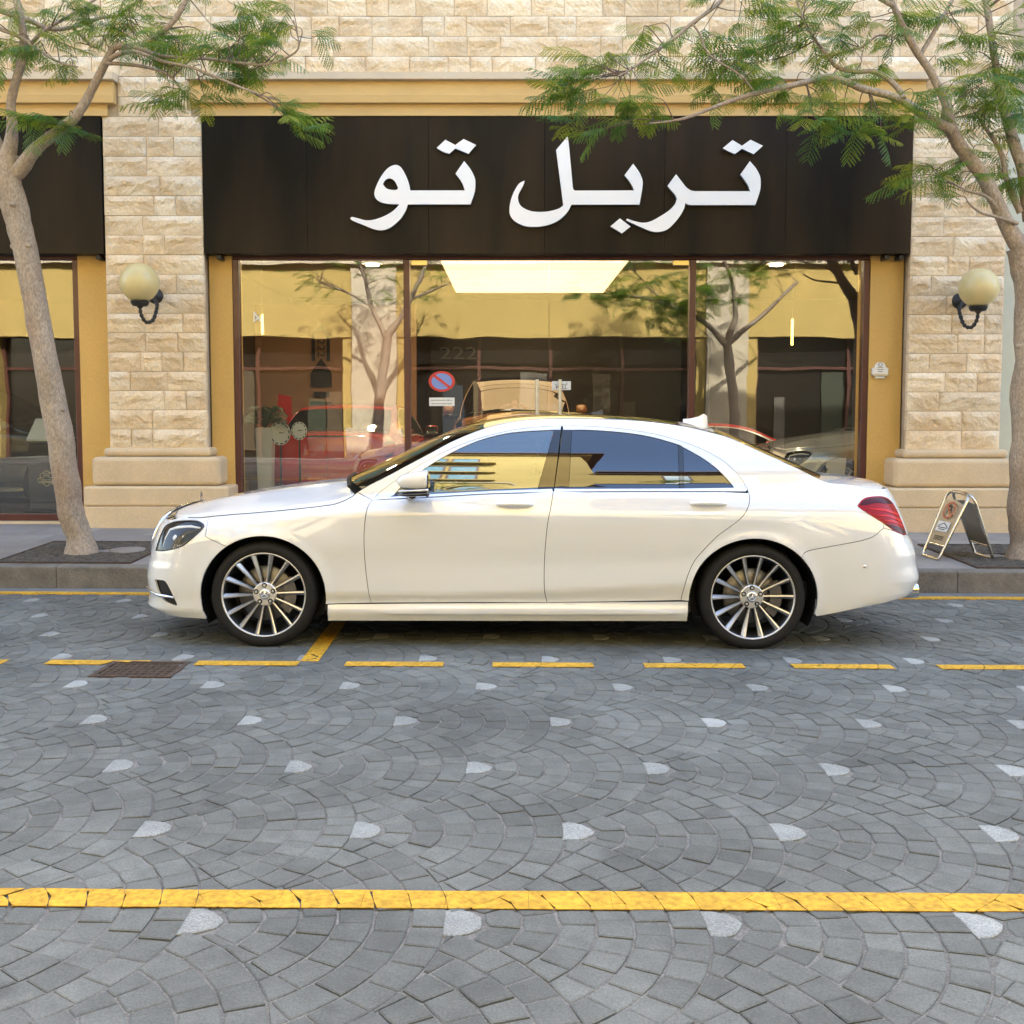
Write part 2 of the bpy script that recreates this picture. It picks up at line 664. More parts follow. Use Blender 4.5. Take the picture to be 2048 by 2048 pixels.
# ---- yellow paint: thin pads that follow the stones they lie on
def paint(name, polys, label=None, th=.0025, gap=.0005):
    """polys: convex outlines on the road; cut into one pad per stone so the joints stay readable"""
    mb = MB()
    for P in polys:
        if area2(P) < 0: P = P[::-1]
        bx = (min(q[0] for q in P) - .12, max(q[0] for q in P) + .12, min(q[1] for q in P) - .12, max(q[1] for q in P) + .12)
        for p in setts + [a[:-1] for a in accents]:
            cx = sum(q[0] for q in p) / len(p); cyy = sum(q[1] for q in p) / len(p)
            if not (bx[0] < cx < bx[1] and bx[2] < cyy < bx[3]): continue
            q = p if area2(p) > 0 else p[::-1]
            for i in range(len(P)):
                a, b = P[i], P[(i + 1) % len(P)]
                ex, ey = b[0] - a[0], b[1] - a[1]
                l = math.hypot(ex, ey)
                nx, ny = ey / l, -ex / l
                q = clip_poly(q, nx, ny, nx * a[0] + ny * a[1])
                if len(q) < 3: break
            if len(q) < 3 or abs(area2(q)) < 2e-5: continue
            q = shrink(q, gap)
            if not q: continue
            n = len(q)
            zt = lambda w: road_z(w[0], w[1]) + .0046
            mb.add([(w[0], w[1], zt(w)) for w in q] + [(w[0], w[1], zt(w) - th) for w in q],
                   [tuple(range(n))] + [(i, n + i, n + (i + 1) % n, (i + 1) % n) for i in range(n)])
        # worn film of paint down in the joints
    return mb


lines = MB()
def strip(x0, x1, y0, y1): return [(x0, y0), (x1, y0), (x1, y1), (x0, y1)]
_e0 = [3.047 + rng.uniform(-.003, .003) for i in range(50)]
_e1 = [3.166 + rng.uniform(-.003, .003) for i in range(50)]
near_line = [[(-6.2 + i * .25, _e0[i]), (-5.95 + i * .25, _e0[i + 1]), (-5.95 + i * .25, _e1[i + 1]), (-6.2 + i * .25, _e1[i])] for i in range(48)]
o = paint('yellow_line', near_line).build('yellow_line', M_YEL, ROAD)
for i, (a, b) in enumerate([(-5.47, -4.85), (-4.57, -3.95), (-3.68, -3.04), (-2.787, -2.166), (-1.896, -1.281), (-1.0, -.411), (-.117, .489), (.792, 1.392), (1.683, 2.283), (2.562, 3.162), (3.455, 4.06), (4.35, 4.95)]):
    paint('yellow_dash', [strip(a, b, 6.215, 6.328)]).build('yellow_dash', M_YEL, ROAD)
tick = [(-1.283, 6.332), (-1.172, 6.335), (-1.205, 7.62), (-1.315, 7.62)]
paint('yellow_bay_line', [[(tick[0][0] + (tick[3][0] - tick[0][0]) * a, 6.332 + 1.288 * a), (tick[1][0] + (tick[2][0] - tick[1][0]) * a, 6.332 + 1.288 * a),
                           (tick[1][0] + (tick[2][0] - tick[1][0]) * b, 6.332 + 1.288 * b), (tick[0][0] + (tick[3][0] - tick[0][0]) * b, 6.332 + 1.288 * b)]
                          for a, b in ((0, .25), (.25, .5), (.5, .75), (.75, 1))]).build('yellow_bay_line', M_YEL, ROAD)
# kerb-side line lies on the smooth gutter edge
mb = MB()
for i in range(26):
    x0 = -6.5 + i * .5
    w = strip(x0, x0 + .497, 8.815, 8.925)
    mb.add([(p[0], p[1], road_z(*p) + .0075) for p in w] + [(p[0], p[1], road_z(*p) - .01) for p in w],
           [(0, 1, 2, 3), (0, 4, 5, 1), (1, 5, 6, 2), (2, 6, 7, 3), (3, 7, 4, 0)])
mb.build('yellow_kerb_line', M_YEL, ROAD)

# gutter slabs
for i in range(16):
    x0 = -6.6 + i * .8
    mb = MB()
    w = strip(x0 + .003, x0 + .797, 8.93, KERB_Y - .004)
    mb.add([(p[0], p[1], road_z(*p) + .003) for p in w] + [(p[0], p[1], road_z(*p) - .03) for p in w],
           [(0, 1, 2, 3), (0, 4, 5, 1), (1, 5, 6, 2), (2, 6, 7, 3), (3, 7, 4, 0)])
    mb.build('gutter_slab', M_GUT, ROAD)

# iron cover in the road
t = tag(empty('manhole_cover', (-2.17, 6.11, road_z(-2.17, 6.11)), (math.atan(-SY), math.atan(SX), 0)),
        'small square rusty iron cover set in the road beside the yellow dashes', 'manhole cover')
mb = MB()
mb.prism([(-.235, -.195), (.235, -.195), (.235, .195), (-.235, .195)], -.014, .004, 'xy',
         holes=[[(-.205, -.165), (.205, -.165), (.205, .165), (-.205, .165)]])
mb.build('frame', M_RUST, t)
mb = MB().box((-.2, -.16, -.014), (.2, .16, -.002))
for i in range(9):
    for j in range(7):
        x, y = -.176 + i * .044, -.132 + j * .044
        mb.box((x - .013, y - .013, -.002), (x + .013, y + .013, .002))
mb.build('plate', M_RUST, t)

# ---- pavement, kerb
pv = MB()
vs = [(x, y, pave_z(x, y) - .03) for y in (KERB_Y + .02, 12.4) for x in (-40, 40)]
pv.add(vs, [(0, 1, 3, 2)])
PAVE = tag(pv.build('pavement', M_BED), 'pale grey slab pavement in front of the shop', kind='structure')
for i in range(14):
    x0 = -6.9 + i * .98
    mb = MB()
    x1 = x0 + .974
    prof = [(0, -.25), (0, -.015), (.004, -.004), (.016, .002), (.145, .004), (.152, -.05), (.152, -.25)]
    n = len(prof)
    vs = []
    for x in (x0, x1):
        for dy, dz in prof:
            zt = pave_z(x, KERB_Y + .16) + .002
            vs.append((x, KERB_Y + dy, zt + dz))
    fs = [(j, n + j, n + j + 1, j + 1) for j in range(n - 1)] + [tuple(range(n))[::-1], tuple(range(n, 2 * n))]
    mb.add(vs, [f[::-1] for f in fs])
    mb.build('kerb_stone', M_KERB, PAVE)
GR_L = (-4.60, 9.315, -3.38, 10.58)
GR_R = (4.12, 9.315, 5.34, 10.70)
ys = [KERB_Y + .158, 9.90, 10.50, 11.10, 11.70, 12.12]
for r in range(5):
    x = -7.2 + (.3 if r % 2 else 0)
    while x < 7:
        a, b, y0, y1 = x + .002, x + .598, ys[r] + .002, ys[r + 1] - .002
        x += .6
        mb = MB()
        dz = rng.uniform(-.001, .001)
        w = strip(a, b, y0, y1)
        mb.add([(p[0], p[1], pave_z(*p) + dz) for p in w] + [(p[0], p[1], pave_z(*p) - .04) for p in w],
               [(0, 1, 2, 3), (0, 4, 5, 1), (1, 5, 6, 2), (2, 6, 7, 3), (3, 7, 4, 0)])
        mb.build('paving_slab', M_SLAB, PAVE)


def tree_grate(g, hole, label):
    cx, cyy = (g[0] + g[2]) / 2, (g[1] + g[3]) / 2
    t = tag(empty('tree_grate', (cx, cyy, pave_z(cx, cyy))), label, 'tree grate', 'square planting panels round the street trees')
    mb = MB()
    lz = lambda x, y: pave_z(x, y) - pave_z(cx, cyy)
    nx, ny = 40, 40
    vs, fs = [], []
    for j in range(ny + 1):
        for i in range(nx + 1):
            x, y = g[0] + .02 + (g[2] - g[0] - .04) * i / nx, g[1] + .02 + (g[3] - g[1] - .04) * j / ny
            h = .009 + .012 * abs(noise3(x * 14, y * 14)) + rng.uniform(-.003, .004)
            if math.hypot((x - hole[0]) / hole[2], (y - hole[1]) / hole[3]) < 1: h = -.06
            vs.append((x - cx, y - cyy, lz(x, y) + h))
    for j in range(ny):
        for i in range(nx):
            a = j * (nx + 1) + i
            fs.append((a, a + 1, a + nx + 2, a + nx + 1))
    mb.add(vs, fs)
    mb.build('gravel_bed', M_GRATE, t)
    fr = MB()
    for a, b, c, d in ((g[0], g[1], g[2], g[1] + .02), (g[0], g[3] - .02, g[2], g[3]), (g[0], g[1] + .02, g[0] + .02, g[3] - .02), (g[2] - .02, g[1] + .02, g[2], g[3] - .02)):
        w = strip(a, c, b, d)
        fr.add([(p[0] - cx, p[1] - cyy, lz(*p) + .016) for p in w] + [(p[0] - cx, p[1] - cyy, lz(*p) - .02) for p in w],
               [(0, 1, 2, 3), (0, 4, 5, 1), (1, 5, 6, 2), (2, 6, 7, 3), (3, 7, 4, 0)])
    fr.build('edge_frame', M_RUST, t)
    return t


tree_grate(GR_L, (-3.87, 10.02, .17, .10), 'brown gravel panel at the foot of the leaning left tree')
tree_grate(GR_R, (4.60, 10.02, .16, .10), 'brown gravel panel at the foot of the right tree beside the folding sign')
d = MB().lathe([(0, .012), (.15, .012), (.165, .008), (.165, -.02)], 28)
tag(d.build('access_lid', M_SLAB, loc=(-3.66, 10.02, pave_z(-3.66, 10.02) + .014)), 'round pale stone lid lying on the gravel panel by the left tree', 'lid')
# ------------------------------------------------------------------ shop building
M_STONE = pmat('limestone_block', (.74, .575, .375), .85, var=.16, vs=5, bump=.010, bs=22, fine=.10, fs=60, objvar=.07, warp=(.86, .74, .555))
M_MORTAR = pmat('limestone_mortar', (.52, .42, .30), .9, var=.2, vs=8, bump=.003, bs=60)
M_STUCCO = pmat('yellow_stucco', (.66, .42, .13), .8, var=.10, vs=1.6, bump=.0015, bs=160, fine=.05, fs=90, stretch=(1, 1, .35))
M_CREAM = pmat('cream_cast_stone', (.70, .545, .35), .75, var=.12, vs=2.5, bump=.002, bs=90, fine=.07, fs=90)
M_CORN = pmat('cornice_stone', (.70, .58, .42), .8, var=.14, vs=2.0, bump=.002, bs=80, stretch=(.4, 1, 1))
M_FASC = pmat('cornice_fascia_paint', (.72, .49, .20), .8, var=.16, vs=1.4, bump=.0015, bs=90, stretch=(.35, 1, .8))
M_FRAME = pmat('oxblood_window_frame', (.085, .022, .016), .35, var=.15, vs=6, coat=.2)
M_PANE = pane_mat('shop_glass', .105, (.90, .91, .86), wave=.0011)
M_SIGN = pmat('bronze_black_sign_sheen', (.0065, .0055, .005), .36, metal=.0, var=.5, vs=1.6, spec=.15, stretch=(1.6, 1, .3), warp=(.034, .021, .011))  # brown streaks in the colour stand in for warm reflections on the board
M_LETTER = pmat('white_letter_acrylic', (.95, .95, .95), .35, coat=.2)
M_LSIDE = pmat('letter_side_steel', (.30, .31, .32), .4, metal=.6)
M_GREEN = pmat('pale_green_render', (.58, .60, .50), .8, var=.1, vs=1.5, bump=.001, bs=120)
M_IRON = pmat('black_cast_iron', (.018, .018, .018), .5, var=.2, vs=30, bump=.002, bs=90)
M_SILVER = pmat('brushed_steel', (.60, .59, .56), .28, metal=1., var=.08, vs=20)

YP, YG = 11.85, 12.14
BLD = tag(empty('shop_building', (0, YP, .07)), 'yellow shop front with rough limestone pilasters and upper wall', 'building')
bl = lambda p: (p[0], p[1] - YP, p[2] - .07)


def bbox(mb, a, b, ch=0.):
    return mb.box(bl(a), bl(b), ch)


# rough backing wall and the tall part of the building above the picture
mb = MB()
BX0, BX1 = -34.0, 30.0
bbox(mb, (BX0, YP + .05, 4.86), (BX1, 13.2, 12.6))
for a, b in ((-4.5, -3.41), (4.41, 5.46)):
    bbox(mb, (a + .02, YP + .055, .0), (b - .02, 12.6, 4.86))
mb.build('core_wall', M_MORTAR, BLD)

# rock-faced blocks
VAR = []
def block_mesh(seed, sx, sz, nx, nz):
    rr = random.Random(seed)
    vs, fs = [], []
    ox, oz = rr.uniform(0, 99), rr.uniform(0, 99)
    ridge = rr.uniform(.3, .65)
    for j in range(nz + 1):
        for i in range(nx + 1):
            u, v = i / nx, j / nz
            x, z = (u - .5) * sx, (v - .5) * sz
            e = min(u * sx, (1 - u) * sx, v * sz, (1 - v) * sz)
            inner = min(1., max(0., (e - .008) / .035))
            n = noise3(ox + x * 9, oz + z * 14) * .5 + noise3(ox + x * 26, oz + z * 30, 3) * .35
            # a broken ledge: lower part of the face falls back
            led = ridge + .25 * noise3(ox + x * 8, 7.7)
            step = .014 * (1 / (1 + math.exp(-(v - led) * 26))) - .007
            h = inner * (.020 + .026 * n + step * 1.3)
            jx = rr.uniform(-.25, .25) * sx / nx if 0 < i < nx else 0
            jz = rr.uniform(-.25, .25) * sz / nz if 0 < j < nz else 0
            vs.append((x + jx, -max(h, -.002), z + jz))
    W = nx + 1
    for j in range(nz):
        for i in range(nx):
            a = j * W + i
            fs.append((a, a + 1, a + W + 1, a + W))
    base = len(vs)
    ring = [i for i in range(W)] + [j * W + nx for j in range(1, nz + 1)] + [nz * W + i for i in range(nx - 1, -1, -1)] + [j * W for j in range(nz - 1, 0, -1)]
    vs += [(vs[i][0], .06, vs[i][2]) for i in ring]
    k = len(ring)
    fs += [(ring[(i) % k], base + i, base + (i + 1) % k, ring[(i + 1) % k]) for i in range(k)]
    mb = MB().add(vs, fs)
    return mb.mesh('stone_block', M_STONE)


for wi, w in enumerate((.30, .42, .56)):
    for q in range(5):
        VAR.append((w, block_mesh(100 + wi * 10 + q, w, .208, max(6, int(w / .032)), 7)))
_n_blocks = 0


def course(parent, x0, x1, z, h, y):
    """one course of blocks between x0 and x1, bottom at z"""
    x = x0
    while x < x1 - .05:
        w = rng.choice((.24, .30, .36, .42, .42, .48, .55, .62))
        if x1 - (x + w) < .2: w = x1 - x
        cand = [m for (ww, m) in VAR if abs(ww - w) < .14] or [m for ww, m in VAR if ww == .56]
        me = rng.choice(cand)
        ww = [q for q, m in VAR if m is me][0]
        o = bpy.data.objects.new('stone_block', me)
        o.location = (x + w / 2, y - YP + rng.uniform(-.004, .004), z + h / 2 - .07)
        o.scale = ((w - .005) / ww, rng.uniform(.8, 1.25), (h - .005) / .208)
        if rng.random() < .4:
            o.scale.x *= -1
        link(o, parent)
        x += w


CH = .2142
zs0 = 4.60 - 17 * CH
P_L = MB(); bbox(P_L, (-4.49, YP + .034, .95), (-3.42, YP + .06, 4.87)); P_L = P_L.build('pilaster', M_MORTAR, BLD)
P_R = MB(); bbox(P_R, (4.42, YP + .034, .95), (5.45, YP + .06, 4.87)); P_R = P_R.build('pilaster', M_MORTAR, BLD)
for k in range(17):
    zz = zs0 + k * CH
    course(P_L, -4.50, -3.41, zz, CH, YP + .02)
    course(P_R, 4.41, 5.46, zz - .015, CH, YP + .02)
UW = MB(); bbox(UW, (BX0, YP + .034, 4.87), (BX1, YP + .045, 12.6)); UW = UW.build('upper_wall', M_MORTAR, BLD)
z = 4.60
course(P_L, -4.32, -3.52, 4.60, CH, YP + .02)
course(P_L, -4.32, -3.52, 4.60 + CH, CH, YP + .02)
course(P_R, 4.52, 5.46, 4.60, CH, YP + .02)
course(P_R, 4.52, 5.46, 4.60 + CH, CH, YP + .02)
for k in range(5):
    course(UW, -6.3, 5.47, 5.03 + k * CH, CH, YP + .02)

# smooth pale wall of the neighbour beyond the right pilaster
mb = MB(); mb.box((0, 0, 0), (14, .5, 14.2))
tag(mb.build('neighbour_wall', M_GREEN, loc=(5.475, 11.93, .0)), 'smooth pale green wall beside the right stone pilaster', 'wall')

# cornices above the bays
def moulding(name, prof, x0, x1, mat, parent):
    """prof (y, z) outline, front of the bay; straight run with square ends"""
    n = len(prof)
    vs = [bl((x0, y, z)) for y, z in prof] + [bl((x1, y, z)) for y, z in prof]
    fs = [(i, n + i, n + (i + 1) % n, (i + 1) % n) for i in range(n)] + [tuple(range(n))[::-1], tuple(range(n, 2 * n))]
    return MB().add(vs, [f[::-1] for f in fs]).build(name, mat, parent)


for (a, b) in ((-3.50, 4.50), (-13.0, -4.34)):
    moulding('cornice', [(11.70, 4.955), (11.70, 5.028), (11.86, 5.045), (11.90, 5.03), (11.90, 4.955)], a - .03, b + .03, M_CORN, BLD)
    moulding('cornice_fascia', [(11.775, 4.725), (11.765, 4.80), (11.775, 4.952), (11.92, 4.952), (11.92, 4.725)], a, b, M_FASC, BLD)
    moulding('cornice_band', [(11.835, 4.60), (11.835, 4.723), (11.93, 4.723), (11.93, 4.60)], a + .09, b - .09, M_FASC, BLD)
    # yellow wall strips either side of the window and head behind the sign
for (a, b, s0, s1) in ((-3.41, 4.41, -3.155, 4.04), (-13.0, -4.50, -12.8, -4.89)):
    mb = MB()
    if a > -10:
        bbox(mb, (a, 12.06, .05), (s0, 12.5, 4.62))
    bbox(mb, (s1, 12.06, .05), (b, 12.5, 4.62))
    bbox(mb, (s0, 12.06, 3.155), (s1, 12.5, 4.62))
    mb.build('stucco_wall', M_STUCCO, BLD)

# pilaster bases: stacked mouldings with rounded edges
def base_block(x0, x1, yf, z0, z1, rad, mat=M_CREAM, name='base_moulding'):
    bm = bmesh.new()
    bmesh.ops.create_cube(bm, size=1)
    a, b = bl((x0, yf, z0)), bl((x1, 12.2, z1))
    for v in bm.verts:
        v.co = Vector([(a[i] + b[i]) / 2 + v.co[i] * (b[i] - a[i]) for i in range(3)])
    bmesh.ops.bevel(bm, geom=bm.edges[:], offset=rad, segments=4, affect='EDGES', profile=.5)
    me = bpy.data.meshes.new(name)
    bm.to_mesh(me); bm.free()
    me.polygons.foreach_set('use_smooth', [True] * len(me.polygons))
    me.materials.append(mat)
    o = bpy.data.objects.new(name, me)
    md = o.modifiers.new('wn', 'WEIGHTED_NORMAL')
    return link(o, BLD)


for (c0, c1, dz) in ((-4.50, -3.41, 0.), (4.41, 5.48, -.02)):
    base_block(c0 - .055, c1 + .055, 11.795, .868 + dz, .965 + dz, .042)
    base_block(c0 - .17, c1 + .17, 11.735, .545 + dz, .866 + dz, .055)
    base_block(c0 - .24, c1 + .28, 11.67, .322 + dz, .543 + dz, .03)
    base_block(c0 - .26, c1 + .30, 11.645, -.10, .320 + dz, .008)

# ---- shop windows
def window_bay(x0, x1, mull, doors, label=None):
    w = empty('shop_window', bl((0, YG, .0)), parent=BLD)
    fy0, fy1 = -.06, .05
    fw = .07
    zb, zt = .12, 3.15
    def bar(a, b, name='frame_bar'):
        MB().box(a, b, .006).build(name, M_FRAME, w)
    bar((x0, fy0, zt - .072), (x1, fy1, zt))
    bar((x0, fy0, zb), (x1, fy1, zb + .075))
    edges = [x0] + mull + [x1 - fw]
    for x in edges:
        bar((x, fy0 - .004, zb + .078), (x + fw, fy1 - .004, zt - .075))
    for a, b in zip(edges[:-1], edges[1:]):
        g0, g1 = a + fw, b
        segs = [(g0, g1)]
        if doors and a == edges[1]:
            mid = .42
            segs = [(g0, mid - .004), (mid + .004, g1)]
        for s0, s1 in segs:
            me = MB().box((s0 - .002, -.006, zb + .07), (s1 + .002, .006, zt - .07))
            me.build('glass_pane', M_PANE, w)
    return w


WIN = window_bay(-3.155, 4.04, [-1.225, 2.006], True)
WIN2 = window_bay(-12.7, -4.89, [-10.2, -7.5], False)
MB().box(bl((-13, 11.95, .0)), bl((-4.78, 12.2, .118))).build('window_sill', M_CREAM, BLD)
MB().box(bl((-3.05, 11.98, .0)), bl((3.98, 12.2, .118))).build('window_sill', M_CREAM, BLD)

# door pulls, closer and hinges of the glass doors
for x in (.285, .545):
    h = empty('door_pull', bl((x, 12.06, .75)), parent=BLD)
    MB().tube([(0, 0, 0), (0, 0, .98)], .019, 12).build('bar', M_SILVER, h)
    for zz in (.12, .86):
        MB().tube([(0, 0, zz), (0, .075, zz)], .010, 8).build('mount', M_SILVER, h)
M_GOLD = pmat('pale_gold_metal', (.75, .62, .30), .3, metal=.9)
for x in (-1.14, 1.82):
    MB().box(bl((x, 12.095, 3.015)), bl((x + .18, 12.13, 3.072)), .004).build('door_hinge', M_GOLD, BLD)
# small brackets below the sign
for x in (-3.28, 4.14, 4.30, -4.62):
    MB().box(bl((x, 11.90, 3.055)), bl((x + .05, 12.06, 3.105)), .006).build('sign_bracket', M_IRON, BLD)

# ---- sign boards
def sign_board(name, cuts, label):
    t = tag(empty(name, (0, 11.87, 3.11)), label, 'sign board')
    for a, b in zip(cuts[:-1], cuts[1:]):
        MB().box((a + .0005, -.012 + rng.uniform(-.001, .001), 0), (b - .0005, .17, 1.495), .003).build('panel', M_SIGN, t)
    return t


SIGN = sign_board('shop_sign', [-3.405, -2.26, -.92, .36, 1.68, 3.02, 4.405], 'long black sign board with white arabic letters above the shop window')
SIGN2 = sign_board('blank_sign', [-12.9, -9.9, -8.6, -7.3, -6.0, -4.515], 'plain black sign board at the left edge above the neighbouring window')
LETTERS = [
    ( [[(-1.116, 0.677), (-0.516, 0.677)], [(-0.516, 0.677), (-0.551, 0.767), (-0.619, 0.858)], [(-0.619, 0.858), (-0.523, 0.993)], [(-0.523, 0.993), (-0.452, 0.903), (-0.408, 0.813), (-0.401, 0.751), (-0.41, 0.657), (-0.455, 0.526)], [(-0.455, 0.526), (-1.142, 0.526)], [(-1.142, 0.526), (-1.165, 0.461), (-1.213, 0.383), (-1.285, 0.312), (-1.357, 0.265), (-1.437, 0.246), (-1.524, 0.261), (-1.635, 0.305), (-1.73, 0.342), (-1.77, 0.367), (-1.768, 0.385), (-1.75, 0.391)], [(-1.75, 0.391), (-1.674, 0.371), (-1.603, 0.354), (-1.515, 0.361), (-1.412, 0.395), (-1.324, 0.442), (-1.272, 0.485), (-1.236, 0.526)], [(-1.236, 0.526), (-1.355, 0.532), (-1.434, 0.548), (-1.49, 0.587), (-1.509, 0.642), (-1.488, 0.72), (-1.432, 0.829), (-1.36, 0.915), (-1.28, 0.952), (-1.217, 0.927), (-1.162, 0.837), (-1.127, 0.743), (-1.116, 0.677)]] , [[(-1.414, 0.747), (-1.385, 0.79), (-1.337, 0.807), (-1.289, 0.782), (-1.262, 0.735), (-1.248, 0.704)], [(-1.248, 0.704), (-1.262, 0.685), (-1.314, 0.682), (-1.377, 0.7), (-1.414, 0.747)]] ),
    ( [[(-0.823, 1.135), (-0.728, 1.222)], [(-0.728, 1.222), (-0.62, 1.166)], [(-0.62, 1.166), (-0.529, 1.23)], [(-0.529, 1.23), (-0.392, 1.166)], [(-0.392, 1.166), (-0.475, 1.071)], [(-0.475, 1.071), (-0.62, 1.128)], [(-0.62, 1.128), (-0.685, 1.072)], [(-0.685, 1.072), (-0.756, 1.094), (-0.823, 1.135)]] , None ),
    ( [[(0.482, 1.113), (0.606, 1.257)], [(0.606, 1.257), (0.62, 1.18), (0.666, 0.712)], [(0.666, 0.712), (0.674, 0.685), (0.694, 0.675)], [(0.694, 0.675), (1.337, 0.677)], [(1.337, 0.677), (1.301, 0.751), (1.231, 0.841)], [(1.231, 0.841), (1.325, 0.966)], [(1.325, 0.966), (1.391, 0.876), (1.423, 0.806), (1.432, 0.751), (1.421, 0.657), (1.398, 0.524)], [(1.398, 0.524), (0.651, 0.523)], [(0.651, 0.523), (0.615, 0.454), (0.552, 0.383), (0.464, 0.328), (0.353, 0.293), (0.242, 0.283), (0.138, 0.293), (0.042, 0.336), (-0.013, 0.395), (-0.028, 0.461), (-0.017, 0.555), (0.019, 0.657), (0.074, 0.747), (0.134, 0.782)], [(0.134, 0.782), (0.136, 0.767), (0.114, 0.716), (0.074, 0.642), (0.066, 0.587), (0.086, 0.524), (0.138, 0.481), (0.217, 0.452), (0.313, 0.444), (0.416, 0.454), (0.512, 0.481), (0.563, 0.516)], [(0.563, 0.516), (0.482, 1.113)]] , None ),
    ( [[(1.081, 0.289), (1.184, 0.375)], [(1.184, 0.375), (1.302, 0.287)], [(1.302, 0.287), (1.207, 0.212)], [(1.207, 0.212), (1.081, 0.289)]] , None ),
    ( [[(1.702, 0.725), (1.796, 0.852)], [(1.796, 0.852), (1.855, 0.777), (1.907, 0.714), (1.958, 0.678), (2.001, 0.669)], [(2.001, 0.669), (2.609, 0.668)], [(2.609, 0.668), (2.578, 0.743), (2.5, 0.848)], [(2.5, 0.848), (2.602, 0.992)], [(2.602, 0.992), (2.669, 0.915), (2.713, 0.835), (2.724, 0.76), (2.716, 0.668), (2.668, 0.519)], [(2.668, 0.519), (1.951, 0.519)], [(1.951, 0.519), (1.917, 0.529), (1.9, 0.546)], [(1.9, 0.546), (1.888, 0.483), (1.842, 0.399), (1.766, 0.307), (1.69, 0.248), (1.596, 0.227), (1.511, 0.241), (1.4, 0.286), (1.297, 0.332), (1.256, 0.356), (1.264, 0.372)], [(1.264, 0.372), (1.356, 0.342), (1.442, 0.328), (1.527, 0.345), (1.629, 0.399), (1.73, 0.466), (1.789, 0.534), (1.806, 0.584)], [(1.806, 0.584), (1.788, 0.626), (1.745, 0.676), (1.702, 0.725)]] , None ),
    ( [[(2.303, 1.132), (2.408, 1.219)], [(2.408, 1.219), (2.513, 1.157)], [(2.513, 1.157), (2.605, 1.222)], [(2.605, 1.222), (2.742, 1.157)], [(2.742, 1.157), (2.641, 1.067)], [(2.641, 1.067), (2.513, 1.125)], [(2.513, 1.125), (2.436, 1.069)], [(2.436, 1.069), (2.369, 1.096), (2.303, 1.132)]] , None ),
]


def smooth_loop(segs):
    out = []
    for s in segs:
        q = catmull([(a, b, 0) for a, b in s], 4) if len(s) > 2 else [(a, b, 0) for a, b in s]
        out += [(p[0], p[1]) for p in q[:-1]]
    return out


for o_, h_ in LETTERS:
    mb = MB()
    lo = smooth_loop(o_)
    ho = [smooth_loop(h_)] if h_ else [[]]
    if h_:
        mb.prism(lo, -.075, -.02, 'xz', holes=ho)
    else:
        # triangulated so concave strokes stay clean
        mb.prism(lo, -.075, -.02, 'xz')
    ob = mb.build('letter', [M_LETTER, M_LSIDE], SIGN)
    me = ob.data
    for p in me.polygons:
        if abs(p.normal.y) < .5: p.material_index = 1
    if not h_:
        bm = bmesh.new(); bm.from_mesh(me); bmesh.ops.triangulate(bm, faces=[f for f in bm.faces if len(f.verts) > 4]); bm.to_mesh(me); bm.free()
# ------------------------------------------------------------------ the white saloon
M_PAINT = pmat('white_car_paint', (.83, .845, .85), .22, spec=.5, coat=1.0)
M_PAINT.node_tree.nodes['Principled BSDF'].inputs['Coat IOR'].default_value = 1.9
M_CHROME = pmat('chrome', (.82, .83, .85), .07, metal=1.)
M_TRIM = pmat('satin_window_trim', (.84, .85, .86), .28, metal=.55)
M_GBLK = pmat('gloss_black_trim', (.008, .008, .009), .06, spec=.7, coat=.6)
M_BLKPL = pmat('black_plastic', (.007, .007, .007), .55, var=.2, vs=40)
M_TYRE = pmat('tyre_rubber', (.0075, .007, .0065), .8, var=.25, vs=14, bump=.001, bs=120)
M_SPOKE = pmat('machined_alloy', (.80, .80, .79), .42, metal=1., var=.06, vs=40)
M_RIMD = pmat('grey_alloy_paint', (.16, .17, .185), .32, metal=.8)
M_DISC = pmat('brake_iron', (.20, .19, .18), .4, metal=.9)
M_GLF = pane_mat('front_side_glass', .22, (.42, .48, .46), .55, (.012, .016, .018), gcol=(.86, .95, .98))
M_GLR = pane_mat('privacy_glass', .14, (.10, .10, .10), .12, (.006, .006, .007), gcol=(.78, .84, .92))
M_GLW = pane_mat('windscreen_glass', .25, (.38, .36, .30), .35, (.012, .011, .008), gcol=(1, .95, .84))
M_LENS = pane_mat('lamp_lens', .03, (.95, .96, .97))
M_TAIL = pmat('tail_lamp_red', (.34, .004, .005), .22, spec=.3, coat=.0)
M_TAILD = pmat('tail_lamp_dark_red', (.07, .002, .006), .22, spec=.3, coat=.0)
M_TAILB = pmat('tail_lamp_bright_red', (.66, .020, .014), .2, spec=.3, coat=.0)
M_CABIN = pmat('beige_cabin', (.16, .13, .10), .8)
M_LAMPW = pmat('lamp_white', (.85, .84, .80), .3, metal=.2)


def pchip(xs, ys, x):
    n = len(xs)
    if x <= xs[0]: return ys[0] + (ys[1] - ys[0]) / (xs[1] - xs[0]) * (x - xs[0])
    if x >= xs[-1]: return ys[-1] + (ys[-1] - ys[-2]) / (xs[-1] - xs[-2]) * (x - xs[-1])
    h = [xs[i + 1] - xs[i] for i in range(n - 1)]
    d = [(ys[i + 1] - ys[i]) / h[i] for i in range(n - 1)]
    m = [d[0]] + [0 if d[i - 1] * d[i] <= 0 else (3 * (h[i - 1] + h[i])) / ((2 * h[i] + h[i - 1]) / d[i - 1] + (h[i] + 2 * h[i - 1]) / d[i]) for i in range(1, n - 1)] + [d[-1]]
    i = 0
    while x > xs[i + 1]: i += 1
    t = (x - xs[i]) / h[i]
    return (1 + 2 * t) * (1 - t) ** 2 * ys[i] + t * (1 - t) ** 2 * h[i] * m[i] + t * t * (3 - 2 * t) * ys[i + 1] + t * t * (t - 1) * h[i] * m[i + 1]


